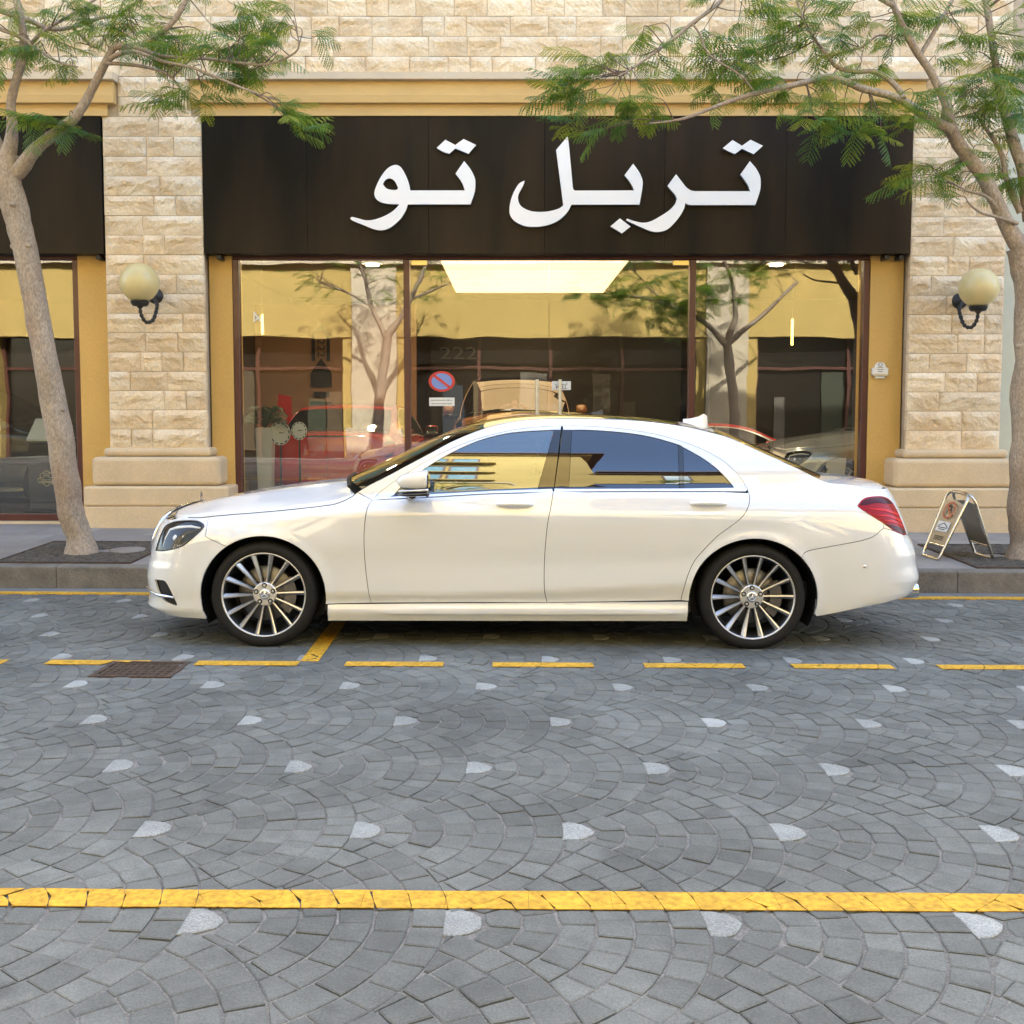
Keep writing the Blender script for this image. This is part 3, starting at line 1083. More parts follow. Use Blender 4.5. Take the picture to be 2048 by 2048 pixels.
STX = [-2.2, -1.6, -1.0, -.5, .3, 1.2, 1.7, 2.2, 2.75]
STZ = [[.19, .25, .30, .36, .50, .62, .74, .80, .84],
       [.17, .24, .29, .40, .55, .70, .80, .85, .885],
       [.17, .24, .29, .36, .52, .70, .855, .915, .975],
       [.175, .24, .29, .361, .52, .70, .861, .925, .985],
       [.178, .245, .30, .391, .54, .70, .850, .935, 1.02],
       [.18, .24, .305, .44, .56, .70, .835, .94, 1.03],
       [.18, .25, .32, .45, .58, .70, .82, .95, 1.04],
       [.20, .28, .36, .46, .58, .70, .82, .95, 1.06],
       [.24, .30, .38, .46, .58, .70, .82, .95, 1.06]]
STY = [[.90, .925, .93, .935, .94, .935, .90, .85, .76],
       [.90, .92, .915, .93, .94, .945, .925, .882, .79],
       [.895, .918, .905, .928, .930, .943, .944, .912, .835],
       [.895, .92, .905, .932, .931, .942, .950, .922, .893],
       [.895, .92, .905, .934, .931, .943, .951, .924, .890],
       [.895, .918, .905, .937, .934, .944, .950, .918, .882],
       [.90, .92, .925, .94, .944, .948, .945, .905, .835],
       [.90, .915, .925, .93, .935, .935, .92, .875, .77],
       [.88, .90, .91, .92, .92, .915, .90, .85, .74]]
GZ = [1.0, 1.1, 1.2, 1.3, 1.4, 1.44, 1.47, 1.49, 1.505]
GY = [.872, .846, .808, .758, .697, .668, .635, .600, .565]


def lerp_st(T, x, k):
    return pchip(STX, [r[k] for r in T], max(STX[0], min(STX[-1], x)))


_pc = {}
def prof(x):
    key = round(x, 4)
    if key not in _pc:
        _pc[key] = ([lerp_st(STZ, x, k) for k in range(9)], [lerp_st(STY, x, k) for k in range(9)])
    return _pc[key]


AF, AR = (-1.567, .333), (1.588, .335)     # wheel centres


def FW(x, z):
    zs, ys = prof(x)
    p = pchip(zs, ys, z)
    if x > -1.02:
        k = 1 - (.035 * ((-.1 - x) / .8) ** 2 if x < -.1 else 0) - (.08 * ((x - .9)) ** 2 if x > .9 else 0)
        g = pchip(GZ, GY, z) * k
        t = min(1, max(0, (z - (zs[-1] - .03)) / .07))
        t = t * t * (3 - 2 * t)
        p = p * (1 - t) + g * t
    for c, rx in ((AF, .402), (AR, .404)):
        r = math.hypot((x - c[0]) / rx, (z - c[1]) / .389)
        if r < 1.6:
            p += .012 * math.exp(-((r - 1) / .10) ** 2)
    return p


XF, XR = -1.75, 2.05
ZF = [.17, .20, .23, .26, .30, .36, .42, .50, .545, .60, .68, .755, .82, .856, .89]
ZFX = [-2.38, -2.44, -2.478, -2.465, -2.457, -2.468, -2.475, -2.465, -2.447, -2.440, -2.42, -2.395, -2.345, -2.305, -2.21]
ZR = [.20, .24, .30, .34, .38, .43, .47, .53, .60, .66, .71, .78, .83, .93, 1.0, 1.05, 1.08, 1.12]
ZRX = [2.35, 2.45, 2.70, 2.765, 2.79, 2.815, 2.808, 2.79, 2.785, 2.765, 2.735, 2.715, 2.695, 2.655, 2.625, 2.60, 2.575, 2.48]


def sup_table(a, b, n):
    pts = []
    for i in range(801):
        th = i / 800
        # parametrise by blending to keep points dense at both ends
        ang = th * math.pi / 2
        cx = math.sin(ang) ** (2 / n); sy = math.cos(ang) ** (2 / n)
        pts.append((cx, sy))
    s = [0]
    for p, q in zip(pts, pts[1:]):
        s.append(s[-1] + math.hypot((q[0] - p[0]) * a, (q[1] - p[1]) * b))
    return s, [p[0] for p in pts], [p[1] for p in pts]


TF = sup_table(.72, .93, 3.5)
TR = sup_table(.76, .92, 4.0)


def S(u, z):
    """side domain -> body surface, near side has y < 0"""
    if u < XF:
        s = min(XF - u, TF[0][-1])
        c = float(np.interp(s, TF[0], TF[1])); d = float(np.interp(s, TF[0], TF[2]))
        a = XF - float(np.interp(z, ZF, ZFX))
        x = XF - a * c
        return Vector((x, -FW(x, z) * d, z))
    if u > XR:
        s = min(u - XR, TR[0][-1])
        c = float(np.interp(s, TR[0], TR[1])); d = float(np.interp(s, TR[0], TR[2]))
        a = float(np.interp(z, ZR, ZRX)) - XR
        x = XR + a * c
        return Vector((x, -FW(x, z) * d, z))
    return Vector((u, -FW(u, z), z))


UF, UR = XF - TF[0][-1], XR + TR[0][-1]


def U(x, z):
    """side elevation (x, z) -> domain u"""
    if x < XF:
        c = min(1, (XF - x) / (XF - float(np.interp(z, ZF, ZFX))))
        return XF - float(np.interp(c, TF[1], TF[0]))
    if x > XR:
        c = min(1, (x - XR) / (float(np.interp(z, ZR, ZRX)) - XR))
        return XR + float(np.interp(c, TR[1], TR[0]))
    return x


def SN(u, z):
    e = .004
    a = S(u + e, z) - S(u - e, z)
    b = S(u, z + e) - S(u, z - e)
    n = a.cross(b)
    if n.length < 1e-9: return Vector((0, -1, 0))
    n.normalize()
    return n


def resample(loop, step):
    out = []
    n = len(loop)
    for i in range(n):
        a, b = loop[i], loop[(i + 1) % n]
        l = math.hypot(b[0] - a[0], b[1] - a[1])
        k = max(1, int(math.ceil(l / step)))
        for j in range(k):
            out.append((a[0] + (b[0] - a[0]) * j / k, a[1] + (b[1] - a[1]) * j / k))
    return out


def inset(loop, d):
    """move every vertex inwards by about d"""
    n = len(loop)
    sgn = 1 if area2(loop) > 0 else -1
    out = []
    for i in range(n):
        a, b, c = loop[i - 1], loop[i], loop[(i + 1) % n]
        e1 = (b[0] - a[0], b[1] - a[1]); e2 = (c[0] - b[0], c[1] - b[1])
        l1 = math.hypot(*e1) or 1e-9; l2 = math.hypot(*e2) or 1e-9
        nx = -(e1[1] / l1 + e2[1] / l2) * sgn; ny = (e1[0] / l1 + e2[0] / l2) * sgn
        l = math.hypot(nx, ny)
        if l < .2: out.append(b); continue
        out.append((b[0] + nx / l * d, b[1] + ny / l * d))
    return out


def panel_mesh(name, loop, off=0., gap=.0022, lip=.012, grid=.035, holes=(), step=.022, mat=None, uv=False, surf=None):
    """sheet cut to a side-elevation outline, laid on the body surface"""
    surf_ = surf or S
    if not uv: loop = [(U(x, z), z) for x, z in loop]
    if area2(loop) < 0: loop = loop[::-1]
    loop = inset(resample(loop, step), gap) if gap else resample(loop, step)
    hl = []
    for h in holes:
        h = [(U(x, z), z) for x, z in h] if not uv else list(h)
        if area2(h) < 0: h = h[::-1]
        hl.append(inset(resample(h, step), -gap))
    pts = list(loop)
    edges = [(i, (i + 1) % len(loop)) for i in range(len(loop))]
    for h in hl:
        n = len(pts)
        pts += h
        edges += [(n + i, n + (i + 1) % len(h)) for i in range(len(h))]
    nb = len(pts)
    x0, x1 = min(p[0] for p in loop), max(p[0] for p in loop)
    z0, z1 = min(p[1] for p in loop), max(p[1] for p in loop)
    B = np.array(pts)
    gz = z0 + grid / 2
    while gz < z1:
        gx_ = x0 + grid / 2
        while gx_ < x1:
            if inpoly(gx_, gz, loop) and not any(inpoly(gx_, gz, h) for h in hl):
                if np.min((B[:, 0] - gx_) ** 2 + (B[:, 1] - gz) ** 2) > (grid * .45) ** 2:
                    pts.append((gx_, gz))
            gx_ += grid
        gz += grid * .7
    r = delaunay_2d_cdt([Vector(p) for p in pts], edges, [], 0, 1e-7)
    pv = [tuple(v) for v in r[0]]
    fs = []
    for f in r[2]:
        cx = sum(pv[i][0] for i in f) / 3; cz = sum(pv[i][1] for i in f) / 3
        if inpoly(cx, cz, loop) and not any(inpoly(cx, cz, h) for h in hl):
            fs.append(tuple(f))
    vs, ns = [], []
    for u, z in pv:
        n = SN(u, z)
        vs.append(surf_(u, z) + n * off)
        ns.append(n)
    if lip:
        for L_ in [loop] + hl:
            k = len(L_)
            b0 = len(vs)
            q3 = [S(u, z) for u, z in L_]
            on = []
            for i_ in range(k):
                tg = q3[(i_ + 1) % k] - q3[i_ - 1]
                o3 = tg.cross(SN(*L_[i_]))
                on.append(o3.normalized() if o3.length > 1e-9 else SN(*L_[i_]))
            for i_, (u, z) in enumerate(L_):
                vs.append(q3[i_] + SN(u, z) * off); ns.append(on[i_])
            for i_, (u, z) in enumerate(L_):
                vs.append(q3[i_] + SN(u, z) * (off - lip)); ns.append(on[i_])
            for i in range(k):
                j = (i + 1) % k
                fs.append((b0 + i, b0 + j, b0 + k + j, b0 + k + i))
    me = bpy.data.meshes.new(name)
    me.from_pydata([v[:] for v in vs], [], fs)
    me.polygons.foreach_set('use_smooth', [True] * len(fs))
    if mat: me.materials.append(mat)
    me.update()
    # wind outwards
    me2 = me
    bm = bmesh.new(); bm.from_mesh(me2)
    bm.faces.ensure_lookup_table()
    for f in bm.faces:
        nn = sum((ns[v.index] for v in f.verts), Vector())
        if f.normal.dot(nn) < -1e-6: f.normal_flip()
    bm.to_mesh(me2); bm.free()
    if len(me2.vertices) == len(ns):
        me2.normals_split_custom_set_from_vertices([n[:] for n in ns])
    return me2


def mirror_mesh(me, name):
    vs = [(v.co.x, -v.co.y, v.co.z) for v in me.vertices]
    fs = [tuple(p.vertices)[::-1] for p in me.polygons]
    m2 = bpy.data.meshes.new(name)
    m2.from_pydata(vs, [], fs)
    m2.polygons.foreach_set('use_smooth', [p.use_smooth for p in me.polygons])
    for m in me.materials: m2.materials.append(m)
    m2.update()
    return m2


def both(name, me, parent, child=None):
    o1 = link(bpy.data.objects.new(name, me), parent)
    o2 = link(bpy.data.objects.new(name, mirror_mesh(me, name)), parent)
    return o1, o2


def spl(pts, k=5):
    return [(p[0], p[1]) for p in catmull([(a, b, 0) for a, b in pts], k)]


def arc_pts(c, rx, rz, a0, a1, n=28):
    return [(c[0] + rx * math.cos(R(a0 + (a1 - a0) * i / n)), c[1] + rz * math.sin(R(a0 + (a1 - a0) * i / n))) for i in range(n + 1)]


# outline curves in side elevation (x from the middle of the wheelbase, z above the road)
C_HOOD = spl([(-2.0, .822), (-1.90, .838), (-1.523, .873), (-1.166, .915), (-1.071, .938), (-1.012, .968), (-.974, 1.0)])
C_DOORF = spl([(-.872, .952), (-.895, .909), (-.909, .828), (-.916, .735), (-.915, .618), (-.907, .501), (-.896, .408), (-.884, .326), (-.876, .288)])
C_B = spl([(.297, 1.018), (.28, .917), (.26, .816), (.246, .664), (.24, .512), (.243, .38), (.261, .297)])
C_RD = spl([(1.556, 1.035), (1.563, .981), (1.546, .923), (1.507, .864), (1.438, .806), (1.358, .747), (1.277, .665), (1.209, .583), (1.169, .501), (1.141, .407), (1.125, .316)])
C_TOP = spl([(-.872, .952), (-.80, 1.022), (-.66, 1.118), (-.515, 1.21), (-.309, 1.309), (-.103, 1.377), (.102, 1.419), (.369, 1.438), (.616, 1.432), (.822, 1.411), (1.029, 1.373), (1.235, 1.307), (1.391, 1.226), (1.47, 1.16), (1.525, 1.095), (1.556, 1.035)])
C_RAIL = spl([(-.974, 1.0), (-.90, 1.045), (-.80, 1.096), (-.66, 1.172), (-.519, 1.248), (-.364, 1.333), (-.208, 1.398), (-.084, 1.437), (.061, 1.466), (.206, 1.482), (.362, 1.488), (.517, 1.487), (.725, 1.482), (.932, 1.470), (1.14, 1.445), (1.25, 1.424), (1.348, 1.40), (1.463, 1.366), (1.684, 1.266), (1.88, 1.178), (2.02, 1.112), (2.06, 1.092)])
ARCH_F = arc_pts(AF, .402, .389, 203, -23, 44)     # front foot -> over -> rear foot
ARCH_F = [p for p in ARCH_F]
ARCH_R = arc_pts(AR, .412, .388, 203, -20, 44)
HEADL = spl([(-2.307, .605), (-2.295, .655), (-2.264, .742), (-2.235, .778), (-2.174, .800), (-2.09, .810), (-2.007, .810), (-1.962, .793), (-1.951, .775)]) + spl([(-1.951, .775), (-1.972, .748), (-2.02, .703), (-2.08, .655), (-2.14, .632), (-2.224, .612), (-2.307, .605)])[1:-1]
TAILL = spl([(2.262, .934), (2.295, .967), (2.34, .985), (2.40, .990), (2.458, .986), (2.51, .965), (2.55, .917), (2.58, .846), (2.61, .775), (2.625, .737)]) + spl([(2.625, .737), (2.585, .737), (2.51, .768), (2.426, .822), (2.33, .881), (2.275, .918), (2.262, .934)])[1:-1]
C_RB = spl([(1.885, .604), (1.93, .645), (2.091, .677), (2.324, .725), (2.43, .790)])
BELT = [(-.80, .958), (-.499, .975), (-.1, .999), (.297, 1.012), (.8, 1.018), (1.3, 1.020), (1.556, 1.020)]


def belt_z(x): return float(np.interp(x, [p[0] for p in BELT], [p[1] for p in BELT]))


def build_car(name, label, paint):
    car = tag(empty(name), label, 'car')
    P = lambda nm, loop, mat=paint, **k: both(nm, panel_mesh(nm, loop, mat=mat, **k), car)
    # dark structure behind the panel gaps
    outl = [(-2.28, .25), (-1.99, .21)] + ARCH_F[2:-2] + [(-1.13, .20), (1.15, .20)] + ARCH_R[2:-2] + [(2.1, .25), (2.4, .32), (2.62, .45), (2.58, .72), (2.5, .95), (2.3, 1.02), (2.03, 1.08)] + C_RAIL[::-1][4:] + C_HOOD[::-1] + [(-2.15, .79), (-2.25, .74), (-2.33, .55)]
    both('body_structure', panel_mesh('body_structure', outl, off=-.016, gap=0, lip=0, grid=.05, mat=M_BLKPL,
         holes=[[(-.70, 1.05), (-.3, 1.27), (0, 1.36), (.30, 1.40), (.45, 1.40), (1.0, 1.34), (1.3, 1.22), (1.42, 1.08), (.4, 1.05)]]), car)
    # front wing
    i0 = next(i for i, p in enumerate(ARCH_F) if p[0] > -1.795)
    wing = [(-1.94, .716), (-1.935, .75), (-1.935, .80), (-1.938, .829)] + [p for p in C_HOOD if p[0] > -1.93] + [(-.925, .975)] + C_DOORF + [(-1.13, .281)] + [p for p in ARCH_F[::-1] if p[1] > .281 and p[0] > -1.79] + [(-1.795, .6535)]
    P('front_wing', wing)
    # doors
    fd = C_DOORF[::-1] + [(-.80, .957)] + [(x, belt_z(x) - .002) for x in (-.7, -.5, -.3, -.1, .1)] + C_B + [(-.2, .295), (-.6, .291)]
    d1 = P('front_door', fd)
    rd = C_B[::-1] + [(x, belt_z(x) - .002) for x in (.5, .8, 1.1, 1.4)] + [(1.545, 1.012)] + C_RD[2:] + [(.7, .305)]
    d2 = P('rear_door', rd)
    # side frame: pillar, roof rail, rear quarter in one pressing
    j0 = next(i for i, p in enumerate(ARCH_R) if p[0] > 1.885)
    quarter = [(-.974, 1.0), (-.925, .975)] + C_TOP + C_RD[1:] + [(1.17, .313)] + [p for p in ARCH_R if p[1] > .313 and p[0] < 1.88] + [(1.885, .604)] + \
        C_RB + [(2.425, .88), (2.405, .97)] + \
        [(2.40, 1.035), (2.30, 1.056), (2.12, 1.072)] + C_RAIL[::-1]
    P('side_frame', quarter)
    # sill
    sill = [(-1.155, .279), (-.6, .288), (.3, .298), (1.172, .309), (1.168, .178), (.3, .174), (-1.157, .168)]
    P('sill', sill, grid=.025)
    strip_ = spl([(-.80, .232), (-.77, .245), (-.49, .262), (.266, .266), (.7, .258), (1.06, .244), (1.09, .236)]) + [(1.06, .229), (.3, .224), (-.78, .222)]
    P('sill_strip', strip_, off=.013, lip=.016)
    # bumpers
    intake = spl([(-2.303, .419), (-2.25, .421), (-2.213, .414), (-2.178, .36), (-2.155, .312), (-2.137, .264), (-2.215, .283), (-2.262, .320), (-2.285, .365), (-2.303, .419)], 4)[:-1]
    intake_uv = [(U(x, z), z) for x, z in intake]
    af = [p for p in ARCH_F if p[0] < -1.80 and p[1] > .178]
    fb = [(U(x, z), z) for x, z in [(-1.94, .716), (-1.795, .6535)] + af[::-1] + [(-1.945, .178), (-2.1, .180), (-2.25, .186)]]
    fb += [(UF + .9, .192), (UF + .55, .197), (UF, .20), (UF, .30), (UF, .42), (UF, .54), (UF + .25, .545), (UF + .42, .552), (UF + .475, .60), (UF + .475, .68), (UF + .465, .75), (UF + .455, .80), (UF + .50, .812)]
    fb += [(U(x, z), z) for x, z in [(-2.26, .803), (-2.235, .80), (-2.174, .815), (-2.09, .823), (-2.0, .826), (-1.94, .829), (-1.935, .80), (-1.935, .75)]]
    lower = [(UF, .24), (UF + .62, .24), (UF + .66, .30), (UF + .60, .40), (UF, .40)]
    P('front_bumper', fb, uv=True, holes=[intake_uv, [(U(x, z), z) for x, z in HEADL]], grid=.03, gap=.0015)
    P('bumper_intake', [(u, z) for u, z in inset(intake_uv, -.012)], mat=M_BLKPL, uv=True, off=-.035, gap=0, lip=0)
    P('lower_intake', [(UF, .25), (UF + .50, .25), (UF + .46, .37), (UF, .38)], mat=M_BLKPL, uv=True, off=.003, gap=0, lip=0)
    blade = [Vector(S(U(x, z), z)) + SN(U(x, z), z) * .012 for x, z in [(-2.40, .352), (-2.33, .338), (-2.26, .325), (-2.20, .322), (-2.15, .318)]]
    mb = MB().tube([p[:] for p in blade], [.003, .008, .011, .011, .007], 8)
    mb.tube([(p.x, -p.y, p.z) for p in blade], [.003, .008, .011, .011, .007], 8)
    mb.build('intake_blade', M_CHROME, car)
    ar = [p for p in ARCH_R if p[0] > 1.89 and p[1] > .222]
    rb = [(U(x, z), z) for x, z in [(1.885, .604)] + ar + [(2.0, .218), (2.15, .245), (2.35, .285), (2.5, .312)]]
    rb += [(UR - .9, .32), (UR - .4, .33), (UR, .33), (UR, .52), (UR, .71), (UR - .45, .71), (UR - .66, .72)]
    rb += [(U(x, z), z) for x, z in [(2.60, .742)] + C_RB[::-1][:-1]]
    P('rear_bumper', rb, uv=True, grid=.03)
    # boot lid: rear face
    bt = [(UR, .71), (UR, 1.03), (UR - .4, 1.035), (UR - .62, 1.035)] + [(U(x, z), z) for x, z in [(2.43, 1.035), (2.40, 1.035), (2.405, .97), (2.425, .88), (2.43, .790), (2.60, .742)]] + [(UR - .66, .72), (UR - .45, .71)]
    P('boot_lid', bt, uv=True, grid=.03)
    # lamps
    for nm, sgn in (('headlight', -1), ('headlight', 1)):
        h = empty(nm, parent=car)
        lens = panel_mesh('lens', HEADL, off=-.002, gap=.001, lip=0, grid=.03, mat=M_LENS)
        hous = panel_mesh('housing', HEADL, off=-.045, gap=-.006, lip=-.045, grid=.04, mat=M_BLKPL)
        fr = MB()
        zz = lambda x, z, d: (S(U(x, z), z) + SN(U(x, z), z) * d)
        rim = [zz(x, z, -.012)[:] for x, z in inset(HEADL, .008)]
        led = [zz(x, z, -.02)[:] for x, z in [(-2.262, .64), (-2.245, .70), (-2.215, .755), (-2.15, .775), (-2.06, .783), (-1.985, .775)]]
        led2 = [zz(x, z, -.03)[:] for x, z in [(-2.235, .645), (-2.205, .70), (-2.17, .735), (-2.09, .745), (-2.03, .745)]]
        p1 = MB().tube(led, [.004, .007, .010, .012, .012, .006], 8).tube(led2, [.004, .005, .006, .006, .004], 8)
        p2 = MB()
        for x, z, r_ in ((-2.16, .700, .034), (-2.10, .712, .026), (-2.155, .655, .017)):
            c = zz(x, z, -.035)
            p2.lathe([(0, -.016), (r_ * .55, -.015), (r_ * .8, -.008), (r_, .0), (r_ * 1.05, .012)], 18, c[:], 'y')
        p3 = MB()
        for k in range(5):
            x = -2.17 + k * .012
            a, b = zz(x, .635, -.02), zz(x + .01, .66, -.02)
            p3.tube([a[:], b[:]], .004, 6)
        ch = MB()
        q = [zz(x, z, -.028)[:] for x, z in [(-2.12, .66), (-2.06, .69), (-2.0, .745), (-1.985, .765), (-2.05, .768), (-2.09, .73)]]
        ch.add(q, [tuple(range(len(q)))])
        bz = MB().tube([zz(x, z, .0)[:] for x, z in resample(inset(HEADL, .004), .03)], .0045, 6, closed=True)
        parts = [('bezel', bz.mesh('bezel', M_GBLK)), ('lens', lens), ('housing', hous), ('light_guide', p1.mesh('light_guide', M_LAMPW)), ('projector', p2.mesh('projector', M_LAMPW)),
                 ('led_row', p3.mesh('led_row', M_LAMPW)), ('reflector', ch.mesh('reflector', M_CHROME))]
        for pn, me in parts:
            link(bpy.data.objects.new(pn, me if sgn < 0 else mirror_mesh(me, pn)), h)
    for sgn in (-1, 1):
        h = empty('tail_light', parent=car)
        ms = [('lamp_body', panel_mesh('lamp_body', TAILL, off=.0035, gap=.001, lip=.008, grid=.03, mat=M_TAIL))]
        tri = lambda pts: spl(pts, 4)
        ms.append(('upper_band', panel_mesh('upper_band', spl([(2.275, .936), (2.305, .962), (2.36, .978), (2.46, .977), (2.52, .945), (2.50, .938), (2.40, .948), (2.32, .935), (2.275, .936)], 4)[:-1], off=.0055, gap=0, lip=.004, grid=.03, mat=M_TAILD)))
        for a, b in (((2.315, .912), (2.555, .875)), ((2.365, .872), (2.572, .835)), ((2.425, .835), (2.588, .800))):
            lp = spl([a, ((a[0] + b[0]) / 2, (a[1] + b[1]) / 2 + .018), b, (b[0] + .006, b[1] - .016), ((a[0] + b[0]) / 2 + .01, (a[1] + b[1]) / 2 + .001), a], 4)[:-1]
            ms.append(('light_strip', panel_mesh('light_strip', lp, off=.0065, gap=0, lip=.004, grid=.03, mat=M_TAILB)))
        ms.append(('lower_band', panel_mesh('lower_band', spl([(2.44, .815), (2.52, .80), (2.60, .765), (2.61, .748), (2.575, .748), (2.51, .776), (2.44, .815)], 4)[:-1], off=.0055, gap=0, lip=.004, grid=.03, mat=M_TAILD)))
        for pn, me in ms:
            link(bpy.data.objects.new(pn, me if sgn < 0 else mirror_mesh(me, pn)), h)
    # side glass, trims, pillars
    gF = spl([(-.735, .985), (-.66, 1.068), (-.515, 1.170), (-.406, 1.236), (-.284, 1.298), (-.162, 1.346), (-.031, 1.380), (.101, 1.398), (.304, 1.410)]) + [(.195, 1.030), (-.1, 1.018), (-.507, .994)]
    gR = [(.398, 1.034)] + spl([(.424, 1.410), (.52, 1.411), (.659, 1.404), (.811, 1.390), (.964, 1.363), (1.118, 1.319)]) + [(1.112, 1.040)]
    gQ = [(1.152, 1.300)] + spl([(1.152, 1.300), (1.27, 1.233), (1.373, 1.154), (1.445, 1.075), (1.468, 1.045)])[1:] + [(1.146, 1.040)]
    P('front_window', gF, mat=M_GLF, off=-.006, gap=.0, lip=0)
    P('rear_window', gR, mat=M_GLR, off=-.006, gap=.0, lip=0)
    P('quarter_window', gQ, mat=M_GLR, off=-.006, gap=.0, lip=0)
    # bright frame between shut line and glass
    fr1 = C_TOP[:next(i for i, p in enumerate(C_TOP) if p[0] > .352)] + [(.352, 1.436), (.345, 1.412), (.304, 1.412)] + gF[::-1][3:] + [(-.507, .992), (-.1, 1.016), (.195, 1.028), (.290, 1.032), (.294, 1.014)] + [(x, belt_z(x) + .002) for x in (.1, -.1, -.3, -.5, -.7, -.80)]
    gFtop = [p for p in gF if p[1] > 1.0 or p[0] < -.6]
    fr1 = [p for p in C_TOP if p[0] < .352] + [(.354, 1.4375), (.350, 1.4125)] + spl([(.304, 1.412), (.101, 1.400), (-.031, 1.382), (-.162, 1.348), (-.284, 1.300), (-.406, 1.238), (-.515, 1.172), (-.66, 1.070), (-.735, .987)]) + [(-.507, .992), (-.1, 1.016), (.195, 1.028), (.290, 1.032), (.294, 1.014)] + [(x, belt_z(x) + .002) for x in (.1, -.1, -.3, -.5, -.7, -.80)]
    P('window_trim', fr1, mat=M_TRIM, off=.0, gap=.0006, lip=.01, step=.015, grid=.03)
    fr2 = [(.366, 1.4385)] + [p for p in C_TOP if p[0] > .37] + [(1.545, 1.022), (1.3, 1.022), (.8, 1.020), (.303, 1.014), (.304, 1.034), (.398, 1.032), (1.13, 1.038), (1.468, 1.043)] + spl([(1.470, 1.047), (1.447, 1.077), (1.375, 1.156), (1.272, 1.235), (1.156, 1.301), (1.118, 1.321), (.964, 1.365), (.811, 1.392), (.659, 1.406), (.52, 1.413), (.424, 1.412)]) + [(.366, 1.4125)]
    P('window_trim', fr2, mat=M_TRIM, off=.0, gap=.0006, lip=.01, step=.015, grid=.03)
    P('door_pillar', [(.197, 1.030), (.306, 1.411), (.352, 1.4115), (.300, 1.030)], mat=M_GBLK, off=-.002, gap=.0005)
    P('door_pillar', [(.304, 1.030), (.362, 1.4115), (.422, 1.411), (.396, 1.033)], mat=M_GBLK, off=-.002, gap=.0005)
    P('window_divider', [(1.114, 1.040), (1.120, 1.317), (1.150, 1.301), (1.144, 1.040)], mat=M_GBLK, off=-.003, gap=.0)
    P('mirror_foot_trim', [(-.765, .972), (-.735, .984), (-.66, 1.066), (-.60, 1.106), (-.565, 1.00), (-.62, .984)], mat=M_GBLK, off=.001, gap=.0)
    # bonnet
    XZ = [-2.33, -2.25, -2.1, -1.9, -1.73, -1.5, -1.25, -1.05, -.9]
    ZC = [.846, .872, .905, .948, .980, 1.015, 1.046, 1.064, 1.075]
    XK = [-2.33, -2.25, -2.1, -1.523, -1.166, -1.0, -.9]
    KK = [.15, .17, .165, .247, .225, .16, .15]
    hz = lambda x, y: pchip(XZ, ZC, x) - pchip(XK, KK, x) * abs(y) ** 2.2
    XE = [-2.33, -2.28, -2.2, -2.0, -1.523, -1.166, -1.0]
    YE = [.50, .60, .68, .755, .782, .80, .80]
    ns, nv = 34, 24
    vs, fs = [], []
    for i in range(ns + 1):
        t = i / ns
        for j in range(nv + 1):
            v = -1 + 2 * j / nv
            ye = pchip(XE, YE, -2.31 + 1.31 * t)
            y = v * ye
            xf = -2.335 + .085 * abs(v) ** 2.4
            xc = -1.14 + .155 * abs(v) ** 2.2
            x = xf + (xc - xf) * t
            z = hz(x, y) + .012 * math.exp(-((abs(y) - .38) / .09) ** 2) * min(1, t * 4) - (.010 if t == 0 else 0)
            vs.append((x, y, z))
    for i in range(ns):
        for j in range(nv):
            a = i * (nv + 1) + j
            fs.append((a, a + nv + 1, a + nv + 2, a + 1))
    ringi = [i * (nv + 1) for i in range(ns, -1, -1)] + list(range(1, nv + 1)) + [i * (nv + 1) + nv for i in range(1, ns + 1)]
    b0 = len(vs)
    for q in ringi:
        vs.append((vs[q][0] + .004, vs[q][1] * .997, vs[q][2] - .042))
    fs += [(ringi[i], ringi[i + 1], b0 + i + 1, b0 + i) for i in range(len(ringi) - 1)]
    MB().add(vs, [f[::-1] for f in fs], True).build('bonnet', paint, car)
    # dark tubes drawn as the shaded gap along the bonnet edge, and the panel above the grille
    for sgn in (-1, 1):
        q = [S(U(x, z), z + .001) for x, z in [(-2.09, .8235), (-2.0, .8265)] + [p for p in C_HOOD if p[0] > -1.95]]
        MB().tube([(p.x, -sgn * p.y, p.z) for p in q], .0026, 5).build('bonnet_gap_shade', M_BLKPL, car)
    P('grille_header', [(UF, .832), (UF + .26, .828), (UF + .39, .806), (UF + .44, .765), (UF + .53, .808), (UF + .50, .838), (UF + .36, .868), (UF, .884)], uv=True, gap=0, lip=0, off=.002)
    # cowl and wipers
    mb = MB()
    vs = []
    for j in range(13):
        v = -1 + 2 * j / 12
        x = -1.14 + .155 * abs(v) ** 2.2
        vs += [(x - .01, v * .80, hz(x, v * .80) - .018), (x + .20, v * .84, hz(x, v * .8) + .004)]
    mb.add(vs, [(2 * j, 2 * j + 1, 2 * j + 3, 2 * j + 2) for j in range(12)], True)
    mb.build('scuttle', M_BLKPL, car)
    mb = MB().tube([(-1.05, -.70, 1.03), (-1.10, -.40, 1.07), (-1.12, .05, 1.085)], .011, 6).tube([(-1.03, -.2, 1.075), (-1.09, .25, 1.085), (-1.08, .68, 1.04)], .011, 6)
    mb.build('wiper', M_BLKPL, car)
    # glasshouse top: windscreen, roof glass, roof rear, backlight
    rail3 = [S(x, z) for x, z in C_RAIL]
